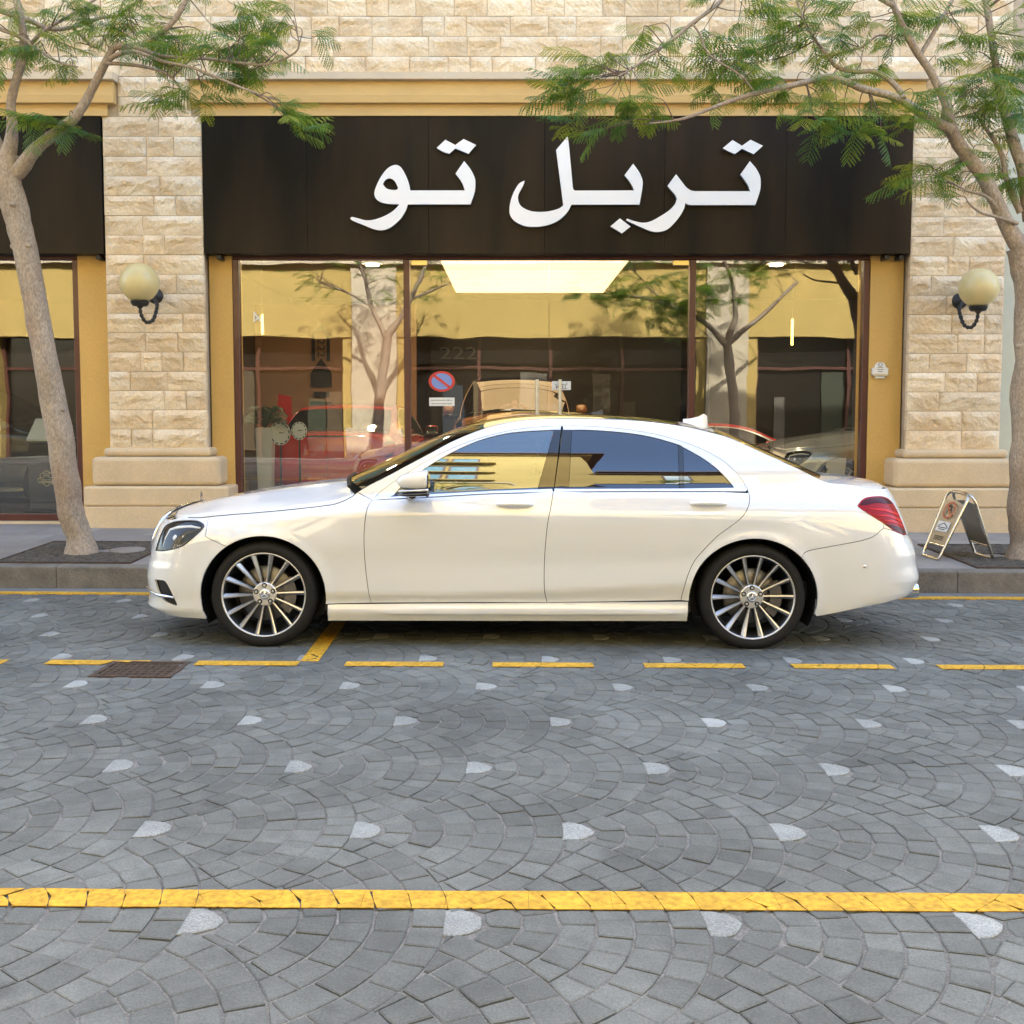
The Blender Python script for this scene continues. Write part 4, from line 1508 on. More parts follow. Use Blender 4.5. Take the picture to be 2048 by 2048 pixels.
    def top_strip(nm, i0, i1, mat, bul0, bul1, cr0, cr1, inn=.012, thick=.0, nv=18):
        vs, fs = [], []
        k = i1 - i0
        for i in range(k + 1):
            t = i / k
            p = rail3[i0 + i]
            b = bul0 + (bul1 - bul0) * t
            c = cr0 + (cr1 - cr0) * t
            for j in range(nv + 1):
                v = -1 + 2 * j / nv
                w = 1 - abs(v) ** 2.3
                vs.append((p.x + b * w, v * (abs(p.y) - inn), p.z + c * w + .003))
        for i in range(k):
            for j in range(nv):
                a = i * (nv + 1) + j
                fs.append((a, a + 1, a + nv + 2, a + nv + 1))
        return MB().add(vs, fs, True).build(nm, mat, car)
    ix = lambda x: min(range(len(C_RAIL)), key=lambda i: abs(C_RAIL[i][0] - x))
    a0, a1, a2, a3, a4 = ix(-.95), ix(-.10), ix(1.14), ix(1.36), ix(2.05)
    top_strip('windscreen', a0, a1, M_GLW, -.17, -.09, .055, .034)
    top_strip('glass_roof', a1, a2, M_GBLK, -.09, .04, .034, .034)
    top_strip('roof_panel', a2, a3, paint, .04, .06, .034, .034, -.002)
    top_strip('rear_screen', a3, a4, M_GLW, .06, .13, .034, .022)
    # boot top
    vs, fs = [], []
    for i in range(15):
        t = i / 14
        for j in range(nv + 1):
            v = -1 + 2 * j / nv
            x0_ = 2.02 + .13 * (1 - abs(v) ** 2.3)
            x1_ = 2.605 - .17 * abs(v) ** 4
            x = x0_ + (x1_ - x0_) * t
            y = v * (.775 - .03 * t - .06 * t ** 6)
            z = (1.062 - .025 * t) + .052 * (1 - abs(v) ** 2.4) - .035 * t ** 5 + (.004 if t > .9 else 0)
            vs.append((x, y, z))
    for i in range(14):
        for j in range(nv):
            a = i * (nv + 1) + j
            fs.append((a, a + 1, a + nv + 2, a + nv + 1))
    MB().add(vs, fs, True).build('boot_top', paint, car)
    # radiator grille
    g = empty('grille', parent=car)
    mb = MB()
    cells = [(UF, .55), (UF + .46, .57), (UF + .45, .77), (UF + .3, .81), (UF, .82)]
    both('grille_backing', panel_mesh('grille_backing', cells, uv=True, off=-.03, gap=0, lip=0, mat=M_BLKPL), g)
    for zz_ in (.60, .66, .72, .78):
        pts = [S(UF + .44 - .88 * i / 20, zz_) if i <= 10 else None for i in range(11)]
        pts = [p + Vector((-.012, 0, 0)) for p in pts]
        full = [p[:] for p in pts] + [(p.x, -p.y, p.z) for p in pts[::-1][1:]]
        MB().tube(full, .011, 6).build('louvre', M_CHROME, g)
    fr = [S(u, z) + Vector((-.014, 0, 0)) for u, z in [(UF, .548), (UF + .25, .552), (UF + .43, .56), (UF + .47, .62), (UF + .467, .70), (UF + .457, .78), (UF + .40, .83), (UF + .25, .850), (UF, .856)]]
    MB().tube([p[:] for p in fr] + [(p.x, -p.y, p.z) for p in fr[::-1][1:-1]], .013, 8, closed=True).build('surround', M_CHROME, g)
    # bonnet ornament: three-pointed star in a ring
    orn = empty('bonnet_ornament', (-2.235, 0, hz(-2.235, 0) - .004), parent=car)
    orn.scale = (.72, .72, .72)
    mb = MB().tube([(0, 0, 0), (.004, 0, .03)], [.011, .005], 8)
    ring = [(.004, .036 * math.cos(a), .066 + .036 * math.sin(a)) for a in [2 * math.pi * i / 24 for i in range(24)]]
    mb.tube(ring, .0032, 6, closed=True)
    for k in range(3):
        a = R(90 + 120 * k)
        mb.tube([(.004, 0, .066), (.004, .036 * math.cos(a), .066 + .036 * math.sin(a))], [.006, .0015], 6)
    mb.build('star', M_DISC, orn)
    # roof aerial
    fin = MB()
    sec = [(1.27, .055, .0), (1.33, .05, .018), (1.385, .04, .045), (1.42, .022, .072), (1.445, .012, .062), (1.45, .03, .0)]
    vs = []
    for x, w, h in sec:
        zb_ = 1.487 - (x - 1.27) * .22
        vs += [(x, -w * .55, zb_ - .06), (x, 0, zb_ + h + .006), (x, w * .55, zb_ - .06)]
    fs = []
    for i in range(len(sec) - 1):
        a = 3 * i
        fs += [(a, a + 1, a + 4, a + 3), (a + 1, a + 2, a + 5, a + 4)]
    fs += [(0, 2, 1), (15, 16, 17)]
    fin.add(vs, fs).build('roof_aerial', paint, car)
    # door mirrors
    for sgn in (-1, 1):
        m = empty('door_mirror', parent=car)
        def shell(z0, z1, shrink_, mat, nm):
            vs, fs = [], []
            nx, na = 10, 20
            for i in range(nx + 1):
                t = i / nx
                x = -.705 + .205 * t
                r = (1 - (1 - t) ** 2.4) ** .5
                for j in range(na):
                    a = 2 * math.pi * j / na
                    e = .62
                    cy_ = abs(math.cos(a)) ** e * (1 if math.cos(a) > 0 else -1)
                    cz_ = abs(math.sin(a)) ** e * (1 if math.sin(a) > 0 else -1)
                    y = sgn * (1.035 + .092 * r * cy_)
                    zc, hz_ = (z0 + z1) / 2 + .012 * t, (z1 - z0) / 2
                    vs.append((x + shrink_, y, zc + hz_ * r * cz_))
            for i in range(nx):
                for j in range(na):
                    q = (i * na + j, i * na + (j + 1) % na, (i + 1) * na + (j + 1) % na, (i + 1) * na + j)
                    fs.append(q if sgn > 0 else q[::-1])
            fs.append(tuple(nx * na + j for j in range(na)) if sgn > 0 else tuple(nx * na + j for j in range(na))[::-1])
            return MB().add(vs, fs, True).build(nm, mat, m)
        shell(1.022, 1.142, 0, paint, 'cap')
        shell(1.008, 1.034, .008, M_CHROME, 'indicator_strip')
        shell(.980, 1.014, .010, M_GBLK, 'lower_shell')
        MB().box((-.508, sgn * 1.035 - .085, .985), (-.492, sgn * 1.035 + .085, 1.135), .01).build('rear_rim', M_GBLK, m)
        mb = MB().tube([(-.63, sgn * .86, .985), (-.62, sgn * .95, .990), (-.60, sgn * 1.02, 1.0)], [.03, .026, .03], 8)
        mb.build('stalk', M_GBLK, m)
    # door handles
    for x0_, x1_, zc_ in ((-.067, .167, .932), (1.179, 1.407, .944)):
        for sgn in (-1, 1):
            n = 14
            pts, rs = [], []
            for i in range(n + 1):
                t = i / n
                x = x0_ + (x1_ - x0_) * t
                p = S(x, zc_)
                o_ = .030 * (math.sin(math.pi * min(1, max(0, t))) ** .45) - .004
                pts.append((p.x, sgn * (abs(p.y) + o_), zc_ + .004 * math.sin(math.pi * t)))
                rs.append(.009 + .008 * math.sin(math.pi * t) ** .5)
            MB().tube(pts, rs, 10).build('door_handle', paint, car)
            # cup behind the handle
            cup = [(x0_ + .05 + .13 * (.5 - .5 * math.cos(math.pi * i / 12)), zc_ - .006 - .020 * math.sin(math.pi * i / 12)) for i in range(13)]
    # underbody, arch liners
    mb = MB().box((-2.05, -.72, .18), (1.95, .72, .30)).box((1.95, -.72, .30), (2.5, .72, .42))
    mb.build('underbody', M_BLKPL, car)
    for c in (AF, AR):
        for sgn in (-1, 1):
            mb = MB()
            vs, fs = [], []
            na = 30
            for j in range(na + 1):
                a = R(-28 + 236 * j / na)
                for y in (.915, .50):
                    vs.append((c[0] + .405 * math.cos(a), sgn * y, c[1] + .392 * math.sin(a)))
            fs = [(2 * j, 2 * j + 1, 2 * j + 3, 2 * j + 2) for j in range(na)]
            mb.add(vs, fs, True)
            mb.add([(c[0] - .42, sgn * .50, .16), (c[0] + .42, sgn * .50, .16), (c[0] + .42, sgn * .50, .74), (c[0] - .42, sgn * .50, .74)], [(0, 1, 2, 3)])
            mb.build('arch_liner', M_BLKPL, car)
    # cabin: dark seats, dashboard, wheel
    mb = MB().box((-.75, -.70, .30), (1.5, .70, .42)).box((-.82, -.72, .75), (-.50, .72, .98), .05).box((1.55, -.70, .5), (1.75, .70, 1.08), .06)
    mb.build('cabin_tub', M_BLKPL, car)
    for x in (.12, 1.15):
        for sgn in (-.38, .38):
            st = MB().box((x - .30, sgn - .25, .45), (x + .25, sgn + .25, .62), .05).box((x + .12, sgn - .24, .60), (x + .30, sgn + .24, 1.12), .06).box((x + .16, sgn - .12, 1.14), (x + .26, sgn + .12, 1.32), .04)
            st.build('seat', M_CABIN, car)
    ring = [(-.42 + .10 * math.sin(a), -.38 + .18 * math.cos(a), .95 + .16 * math.sin(a)) for a in [2 * math.pi * i / 20 for i in range(20)]]
    MB().tube(ring, .014, 6, closed=True).build('steering_wheel', M_BLKPL, car)
    # exhaust trims
    for sgn in (-1, 1):
        mb = MB().tube([(2.40, sgn * .63, .335), (2.745, sgn * .66, .352)], .05, 12)
        mb.build('exhaust_trim', M_CHROME, car)
    # parking sensor
    p = S(U(2.30, .545), .545)
    MB().lathe([(0, -.003), (.010, -.003), (.012, .001)], 12, p[:], 'y').build('parking_sensor', M_CHROME, car)
    # wheels
    w0 = make_wheel()
    for i, (c, sgn) in enumerate(((AF, -1), (AR, -1), (AF, 1), (AR, 1))):
        w = w0 if i == 0 else copy_tree(w0)
        w.parent = car
        w.location = (c[0], sgn * .812, .339)
        w.rotation_euler = (0, R((3, 5, 20, 33)[i]), 0) if sgn < 0 else (0, R(20), math.pi)
    return car


def make_wheel():
    """outer face towards -y, origin on the axle in the tyre's middle plane"""
    w = empty('wheel')
    t = [(.272, .112), (.285, .120), (.30, .124), (.318, .121), (.331, .110), (.341, .088), (.345, .05), (.3455, 0), (.345, -.05), (.341, -.088), (.331, -.110), (.318, -.121), (.30, -.1245), (.285, -.121), (.277, -.116), (.272, -.110)]
    MB().lathe([(r, -h) for r, h in t], 72, axis='y').build('tyre', M_TYRE, w)
    # shoulder blocks of the tread
    mb = MB()
    for k in range(60):
        a0 = 2 * math.pi * k / 60
        for s_ in (-1,):
            p = [(.3405 + d, s_ * y) for d, y in ((.0015, .092), (.0055, .072))]
            a1 = a0 + .07
            vs = [(r * math.cos(a), y, r * math.sin(a)) for r, y in p for a in (a0, a1)]
            mb.add(vs, [(0, 1, 3, 2)])
    mb.build('tread', M_TYRE, w)
    rim = empty('rim', parent=w)
    MB().lathe([(.262, -.098), (.266, -.112), (.2735, -.113), (.2745, -.106), (.270, -.10)], 72, axis='y').build('flange', M_SPOKE, rim)
    MB().lathe([(.262, -.10), (.256, -.085), (.250, -.03), (.242, .06), (.240, .11)], 60, axis='y').build('barrel', M_RIMD, rim)
    # one spoke, copied fourteen times
    face, side = [], []
    N_ = 9
    vs, f1, f2 = [], [], []
    for i in range(N_):
        t_ = i / (N_ - 1)
        r = .070 + (.262 - .070) * t_
        hw = .0060 + .0026 * t_
        yf = -.070 - .034 * t_ ** 1.6
        th = .040 - .012 * t_
        sk = .010 * t_          # asymmetric flank
        vs += [(-hw, yf, r), (hw * .2, yf - .002, r), (hw + .012 * t_, yf + .008 + .010 * t_, r), (hw + .004 + .008 * t_, yf + th, r), (-hw - .003, yf + th, r)]
    for i in range(N_ - 1):
        a = 5 * i
        for k in range(5):
            q = (a + k, a + (k + 1) % 5, a + 5 + (k + 1) % 5, a + 5 + k)
            (f1 if k in (0,) else f2).append(q)
    me = bpy.data.meshes.new('spoke')
    me.from_pydata(vs, [], f1 + f2)
    me.materials.append(M_SPOKE); me.materials.append(M_RIMD)
    for i, p in enumerate(me.polygons): p.material_index = 0 if i < len(f1) else 1
    # second bright facet
    for i, p in enumerate(me.polygons):
        if i >= len(f1):
            k = (i - len(f1)) % 4
            if k == 0: p.material_index = 0
    me.update()
    for k in range(14):
        o = bpy.data.objects.new('spoke', me)
        o.rotation_euler = (0, 2 * math.pi * k / 14 + .11, 0)
        link(o, rim)
    MB().lathe([(0, -.0765), (.070, -.0765), (.070, -.0765), (.0765, -.072), (.0765, -.072), (.079, -.03), (.079, .0)], 42, axis='y', smooth=False).build('hub', M_SPOKE, rim)
    for k in range(5):
        a = R(95 + 72 * k)
        c = (.0575 * math.cos(a), 0, .0575 * math.sin(a))
        MB().lathe([(.0165, -.0772), (.0, -.0772)], 16, c, 'y').build('bolt_hole', M_BLKPL, rim)
        MB().lathe([(0, -.086), (.0075, -.086), (.009, -.083), (.009, -.068)], 6, c, 'y', smooth=False).build('bolt', M_SPOKE, rim)
    MB().lathe([(0, -.087), (.026, -.0865), (.034, -.084), (.037, -.074)], 30, axis='y').build('centre_cap', M_CHROME, rim)
    st = MB()
    st.tube([(.024 * math.cos(a), -.0885, .024 * math.sin(a)) for a in [2 * math.pi * i / 24 for i in range(24)]], .0016, 6, closed=True)
    for k in range(3):
        a = R(90 + 120 * k)
        st.tube([(0, -.0895, 0), (.023 * math.cos(a), -.0885, .023 * math.sin(a))], [.0045, .001], 5)
    st.build('star', M_SPOKE, rim)
    b = empty('brake', parent=w)
    MB().lathe([(.075, -.028), (.178, -.028), (.180, -.024), (.180, .004)], 48, axis='y').build('disc', M_DISC, b)
    mb = MB()
    vs = []
    na = 12
    for i in range(na + 1):
        a = R(-38 + 76 * i / na)
        for r, y in ((.125, -.052), (.20, -.052), (.205, -.01), (.12, -.01)):
            vs.append((r * math.cos(a), y, r * math.sin(a)))
    fs = []
    for i in range(na):
        for k in range(4):
            fs.append((4 * i + k, 4 * i + (k + 1) % 4, 4 * i + 4 + (k + 1) % 4, 4 * i + 4 + k))
    fs += [(0, 3, 2, 1), tuple(4 * na + k for k in range(4))]
    mb.add(vs, fs)
    mb.build('caliper', M_DISC, b)
    return w


CAR = build_car('white_saloon', 'white long saloon car parked in front of the shop window', M_PAINT)
_ez = Vector((SX, SY, 1)).normalized()
_ex = Vector((1, 0, -SX)).normalized()
_ey = _ez.cross(_ex)
CAR.matrix_world = Matrix.Translation(Vector((-.036, 7.68, road_z(-.036, 7.68) - .002))) @ Matrix((_ex, _ey, _ez)).transposed().to_4x4()
# ------------------------------------------------------------------ across the street (seen mirrored in glass and paint)
M_OYEL = pmat('facing_yellow_render', (.56, .41, .135), .85, var=.10, vs=.8, bump=.002, bs=40, warp=(.50, .36, .115))
M_OCRM = pmat('facing_cream_stone', (.62, .53, .39), .85, var=.18, vs=3, bump=.006, bs=18)
M_OEAVE = pmat('brown_eave', (.16, .085, .05), .7)
M_TEAL = pmat('teal_window', (.05, .22, .30), .12, spec=.8, coat=.5)
M_ODARK = pmat('dark_shop_glass', (.02, .018, .016), .08, spec=.6)
M_OSLAB = pmat('facing_pavement', (.30, .28, .26), .85, var=.15, vs=2)
M_OFRAME = pmat('brown_frames', (.10, .035, .025), .5)
YO = -2.45
mb = MB().box((-40, -14, -.4), (40, -.55, .10))
tag(mb.build('far_pavement', M_OSLAB), 'pavement on the camera side of the street', kind='structure')
OB = tag(empty('facing_building', (0, YO, .1)), 'tall yellow building with cornices across the street', 'building')
ol = lambda x, y, z: (x, y - YO, z - .1)
def obox(name, a, b, mat, parent=OB, ch=0.):
    return MB().box(ol(*a), ol(*b), ch).build(name, mat, parent)


TOPA, TOPB = 13.4, 8.4
obox('upper_wall', (-34, -12, 5.05), (1.5, YO - .05, TOPA), M_OYEL)
obox('lower_block_wall', (1.5, -12, 5.05), (34, YO - .06, TOPB), M_OYEL)
obox('fascia', (-34, YO - .6, 3.15), (34, YO - .02, 4.95), M_OYEL)
obox('cornice', (-34, YO - .6, 4.955), (34, YO + .16, 5.03), M_OCRM)
obox('cornice', (-34, YO - .6, 5.04), (34, YO + .08, 5.16), M_OCRM)
obox('string_course', (-34, YO - .6, 5.75), (34, YO + .05, 5.85), M_OCRM)
for a, b in ((-14.2, -13.2), (-4.0, -2.9), (4.86, 5.9), (13.6, 14.6)):
    obox('pilaster', (a, YO - .6, .1), (b, YO + .06, 5.9), M_OCRM)
    obox('pilaster_base', (a - .15, YO - .6, .1), (b + .15, YO + .2, .86), M_OCRM)
    obox('jamb', (a - .25, YO - .6, .1), (a - .01, YO - .08, 3.15), M_OYEL)
    obox('jamb', (b + .01, YO - .6, .1), (b + .25, YO - .08, 3.15), M_OYEL)
for a, b in ((-22, -14.5), (-12.9, -4.28), (-2.62, 4.58), (6.2, 13.3), (14.9, 24)):
    obox('shop_glass', (a, YO - .5, .3), (b, YO - .45, 3.15), M_ODARK)
    n = max(2, int((b - a) / 1.8))
    for i in range(n + 1):
        x = a + (b - a) * i / n
        obox('frame_post', (x - .04, YO - .46, .1), (x + .04, YO - .36, 3.15), M_OFRAME)
    obox('frame_rail', (a, YO - .455, 2.35), (b, YO - .365, 2.42), M_OFRAME)
obox('plinth', (-34, YO - .6, .0), (34, YO - .44, .3), M_ODARK)
# eaves
obox('eave', (-34, -12.5, TOPA), (2.0, YO + .55, TOPA + .12), M_OEAVE)
obox('eave', (-34, -12.5, TOPA - .22), (1.75, YO + .25, TOPA - .002), M_OYEL)
obox('eave', (1.52, -12.5, TOPB), (34, YO + .5, TOPB + .12), M_OEAVE)
obox('eave', (1.52, -12.5, TOPB - .3), (34, YO + .22, TOPB - .002), M_OEAVE)
# goods and posters standing in the facing shop windows
_oc = [pmat('display_%d' % i, c, .5) for i, c in enumerate([(.10, .075, .045), (.045, .055, .035), (.14, .13, .11), (.09, .03, .025), (.03, .04, .055), (.16, .12, .06)])]
_or = random.Random(12)
for i in range(26):
    x = -11.4 + i * .95 + (0 if i % 2 else .3) + _or.uniform(-.2, .2)
    if -4.3 < x < -2.5 or 4.4 < x < 6.3: continue
    w_, h_ = _or.uniform(.25, .7), _or.uniform(.6, 2.2)
    obox('window_display', (x, YO - .44, .3), (x + w_, YO - .40 + _or.uniform(0, .02), .3 + h_), _or.choice(_oc))
obox('sign_band', (-2.6, YO - .44, 2.5), (4.5, YO - .38, 3.05), M_ODARK)
for k, zf in enumerate((6.5, 8.55, 10.6)):
    for i in range(16):
        x = -.55 - 1.05 * (i + 1) - .35 * ((i + 1) // 3)
        w = empty('window', ol(x, YO - .05, zf), parent=OB)
        MB().box((0, -.02, 0), (.80, .03, 1.25)).build('pane', M_TEAL, w)
        f = MB().prism([(-.07, -.07), (.87, -.07), (.87, 1.32), (-.07, 1.32)], -.01, .07, 'xz', holes=[[(0, 0), (.80, 0), (.80, 1.25), (0, 1.25)]])
        f.build('frame', M_OFRAME, w)
    obox('balcony_ledge', (-34, YO - .06, zf - .30), (-.25, YO + .42, zf - .18), M_OYEL)
    obox('balcony_ledge', (-34, YO - .06, zf - .16), (-.32, YO + .30, zf - .10), M_OEAVE)
    for i in range(9):
        x = 3.0 + i * 2.6
        if zf > 6.6: continue
        w = empty('window', ol(x, YO - .06, zf), parent=OB)
        MB().box((0, -.02, 0), (.9, .03, 1.2)).build('pane', M_TEAL, w)
        MB().prism([(-.07, -.07), (.97, -.07), (.97, 1.27), (-.07, 1.27)], -.01, .07, 'xz', holes=[[(0, 0), (.90, 0), (.90, 1.2), (0, 1.2)]]).build('frame', M_OFRAME, w)
# ------------------------------------------------------------------ showroom behind the glass
M_FLOOR = pmat('showroom_floor_tile', (.20, .17, .13), .18, var=.1, vs=2, spec=.6)
M_WALLP = pmat('peach_wall', (.36, .21, .12), .75, var=.08, vs=1)
M_WALLD = pmat('dark_feature_wall', (.030, .027, .025), .45, var=.2, vs=1)
M_WALLB = pmat('brown_wall', (.085, .062, .045), .7, var=.1, vs=1)
M_CEIL = pmat('showroom_ceiling', (.16, .13, .10), .8)
M_LIGHT = pmat('lit_ceiling_panel', (.9, .8, .65), .5, emit=(1.0, .68, .38), es=.42)
M_LED = pmat('lit_pendant', (.9, .7, .2), .4, emit=(1.0, .72, .16), es=1.0)
M_POT = pmat('white_planter_glaze', (.72, .74, .73), .3, coat=.3)
M_PALM = pmat('palm_green', (.030, .075, .018), .5, var=.3, vs=8)
M_RED = pmat('red_car_paint', (.52, .010, .010), .25, spec=.6, coat=1.)
M_TAN = pmat('tan_car_paint', (.42, .20, .085), .25, spec=.6, coat=1.)
M_BLKP = pmat('black_car_paint', (.010, .010, .012), .2, spec=.6, coat=1.)
M_SILV = pmat('silver_car_paint', (.50, .52, .54), .25, metal=.5, coat=1.)
M_WHITEP = pmat('white_print', (.78, .78, .76), .5)
M_INK = pmat('black_print', (.02, .02, .022), .5)
M_REDP = pmat('red_print', (.62, .05, .04), .45)
M_BLUEP = pmat('blue_print', (.20, .30, .66), .45)

IN = tag(empty('showroom', (0, 12.6, .14)), 'dim car showroom behind the shop windows', kind='structure')
il = lambda x, y, z: (x, y - 12.6, z - .14)
def ibox(name, a, b, mat, ch=0.):
    return MB().box(il(*a), il(*b), ch).build(name, mat, IN)


ibox('showroom_floor', (-13, 12.22, -.1), (8.1, 19.6, .14), M_FLOOR)
ibox('showroom_ceiling', (-13, 12.22, 3.36), (8.1, 19.6, 3.5), M_CEIL)
ibox('back_wall', (-13, 19.4, .14), (8.1, 19.6, 3.36), M_WALLB)
ibox('side_wall', (7.9, 12.5, .14), (8.1, 19.4, 3.36), M_WALLB)
ibox('side_wall', (-13, 12.5, .14), (-12.8, 19.4, 3.36), M_WALLB)
ibox('party_wall', (-4.3, 12.6, .14), (-4.0, 19.4, 3.36), M_WALLB)
ibox('peach_panel', (-4.0, 16.6, .14), (-1.5, 16.75, 3.0), M_WALLP)
ibox('feature_wall', (-1.4, 18.3, .14), (2.9, 18.45, 2.60), M_WALLD)
ibox('feature_wall', (3.2, 17.2, .14), (6.6, 17.35, 2.55), M_WALLD)
ibox('roof_slab', (-13, 12.3, 3.51), (8.1, 20, 4.2), M_CEIL)
lp = tag(empty('ceiling_light', (.3, 15.4, 3.35)), 'large lit rectangular ceiling light behind the glass doors', 'ceiling light')
for i in range(9):
    y0 = -2.55 + i * .567
    MB().box((-1.23, y0, -.03), (1.22, y0 + .50, .0)).build('light_strip', M_LIGHT, lp)
MB().prism([(-1.3, -2.62), (1.29, -2.62), (1.29, 2.62), (-1.3, 2.62)], -.045, .002, 'xy', holes=[[(-1.235, -2.56), (1.225, -2.56), (1.225, 2.56), (-1.235, 2.56)]]).build('frame', M_CEIL, lp)


M_SPOT = pmat('lit_fill_downlight', (.9, .85, .75), .5, emit=(1.0, .80, .55), es=55)  # lamps added to brighten the showroom, suggested by glints on the red car
for x, y, _pl in ((-2.9, 13.3, 'above the red sports car'), (-1.9, 14.6, 'above the red banner'), (2.6, 13.3, 'right of the glass doors'), (3.6, 14.6, 'near the long pendant lamp'),
                  (5.2, 13.4, 'above the silver car'), (-.3, 13.2, 'left of the door seam'), (1.1, 13.2, 'behind the pull sticker')):
    t = tag(empty('fill_downlight', (x, y, 3.355)), f'small round fill lamp added in the showroom ceiling {_pl}', 'ceiling light', 'lamps added to brighten the showroom')
    MB().lathe([(0, -.012), (.09, -.012)], 20).build('lamp', M_SPOT, t)
    MB().lathe([(.092, -.014), (.12, -.014), (.12, .0)], 20).build('rim', M_POT, t)


def text_mesh(s, size, name='lettering', depth=.003):
    cu = bpy.data.curves.new('txt', 'FONT')
    cu.body = s
    cu.size = size
    cu.align_x = 'CENTER'
    cu.align_y = 'CENTER'
    cu.extrude = depth
    o = bpy.data.objects.new('txt', cu)
    COL.objects.link(o)
    dg = bpy.context.evaluated_depsgraph_get()
    me = bpy.data.meshes.new_from_object(o.evaluated_get(dg))
    bpy.data.objects.remove(o)
    me.name = name
    me.materials.clear()
    return me


def put_text(s, size, loc, rot, mat, parent=None, name='lettering', depth=.003, sx=1.):
    me = text_mesh(s, size, name, depth)
    me.materials.append(mat)
    o = bpy.data.objects.new(name, me)
    o.location = loc
    o.rotation_euler = rot
    o.scale = (sx, 1, 1)
    return link(o, parent)


UPR = (math.pi / 2, 0, 0)
M_GREYL = pmat('grey_wall_lettering', (.10, .10, .095), .4)
wl = tag(empty('wall_number', (-.92, 18.26, 2.32)), 'grey number 222 on the dark wall deep inside the showroom', 'lettering')
put_text('222', .30, (0, 0, 0), UPR, M_GREYL, wl, depth=.02, sx=1.5)

# pendant lights
for x, y, z0, z1, lab in ((-3.25, 13.9, 2.36, 2.62, 'short yellow pendant lamp hanging in the left window'), (3.65, 13.9, 2.22, 2.56, 'long yellow pendant lamp hanging in the right window')):
    t = tag(empty('pendant_lamp', (x, y, z0)), lab, 'pendant lamp', 'pendant lamps in the showroom')
    MB().box((-.014, -.014, 0), (.014, .014, z1 - z0), .004).build('shade', M_LED, t)
    MB().tube([(0, 0, z1 - z0), (0, 0, 3.36 - z0)], .004, 6).build('cable', M_IRON, t)

# planter with a palm in the left window, a lower planter on the right
def planter(x, y, w, h, lab, palm):
    t = tag(empty('planter', (x, y, .14)), lab, 'planter', 'white planters in the showroom')
    n = 4
    wb = w * .72
    MB().add([(-wb, -wb, 0), (wb, -wb, 0), (wb, wb, 0), (-wb, wb, 0), (-w, -w, h), (w, -w, h), (w, w, h), (-w, w, h), (-w * .85, -w * .85, h), (w * .85, -w * .85, h), (w * .85, w * .85, h), (-w * .85, w * .85, h), (-w * .8, -w * .8, h - .08), (w * .8, -w * .8, h - .08), (w * .8, w * .8, h - .08), (-w * .8, w * .8, h - .08)],
             [(0, 1, 5, 4), (1, 2, 6, 5), (2, 3, 7, 6), (3, 0, 4, 7), (4, 5, 9, 8), (5, 6, 10, 9), (6, 7, 11, 10), (7, 4, 8, 11), (12, 13, 14, 15), (8, 9, 13, 12), (9, 10, 14, 13), (10, 11, 15, 14), (11, 8, 12, 15)]).build('pot', M_POT, t)
    if not palm: return t
    rr = random.Random(palm)
    mb = MB()
    for k in range(15):
        a = 2 * math.pi * k / 15 + rr.uniform(-.2, .2)
        ln, el = rr.uniform(.42, .66), R(rr.uniform(40, 78))
        pts = []
        for i in range(9):
            s_ = i / 8
            r_ = ln * s_ * math.cos(el)
            z_ = h + ln * s_ * math.sin(el) - .55 * ln * s_ ** 2.2
            pts.append(Vector((r_ * math.cos(a), r_ * math.sin(a), z_)))
        mb.tube([p[:] for p in pts], [.008 - .0006 * i for i in range(9)], 5)
        for i in range(2, 9):
            for q in (0, .5):
                if i + q > 8: continue
                p = pts[i].lerp(pts[min(i + 1, 8)], q)
                t_ = (pts[min(i + 1, 8)] - pts[i - 1]).normalized()
                side = t_.cross(Vector((0, 0, 1))).normalized()
                for s_ in (-1, 1):
                    l2 = .15 * (1 - abs(i - 5) / 8)
                    e = p + side * s_ * l2 * .8 + t_ * l2 * .5 + Vector((0, 0, -.06))
                    wv = t_ * .012
                    mb.add([p - wv, p + wv, e], [(0, 1, 2)])
    mb.build('palm', M_PALM, t)
    return t


planter(-2.99, 12.86, .10, 1.03, 'tall white planter with a dark palm in the left window', 5)
planter(3.86, 12.72, .12, .70, 'low white planter in the right corner of the window', 0)

# display cars: the saloon's shape in other sizes and colours
def display_car(name, label, paint, loc, rz, sc, grp='cars on show indoors', keep=None):
    c = copy_tree(CAR)
    c.name = name
    c['label'] = label
    c['group'] = grp
    def walk(o):
        for ch in o.children:
            if ch.type == 'MESH':
                for s_ in ch.material_slots:
                    if s_.material == M_PAINT:
                        s_.link = 'OBJECT'
                        s_.material = paint
            walk(ch)
    walk(c)
    c.matrix_world = Matrix.Translation(Vector(loc)) @ Matrix.Rotation(rz, 4, 'Z') @ Matrix.Diagonal((*sc, 1))
    return c


display_car('red_coupe', 'low red sports car inside the left showroom window', M_RED, (-2.1, 14.88, .14), R(-95), (.70, .90, .88))
display_car('tan_car', 'tall tan car facing out between the glass doors', M_TAN, (.05, 15.95, .14), R(89), (.75, .94, 1.14))
display_car('silver_car', 'silver car nose behind the right showroom window', M_SILV, (5.3, 13.55, .14), R(2), (.9, .95, .93))
display_car('red_saloon', 'red car behind the silver one in the right window', M_RED, (3.35, 15.75, .14), R(166), (.85, .95, .70))
display_car('black_car', 'black car inside the window at the left edge', M_BLKP, (-7.05, 13.80, .14), R(180), (.95, 1, 1.05))

# red display stand, info plinth with emblem in the far left window
t = tag(empty('red_banner', (-3.22, 15.0, .14)), 'narrow red display banner behind the palm', 'banner')
MB().prism([(-.16, 0), (.16, 0), (.10, 1.42), (-.08, 1.46)], 0, .05, 'xz').build('cloth', M_RED, t)
MB().box((-.32, -.15, -.0), (.32, .20, .03)).build('foot', M_IRON, t)

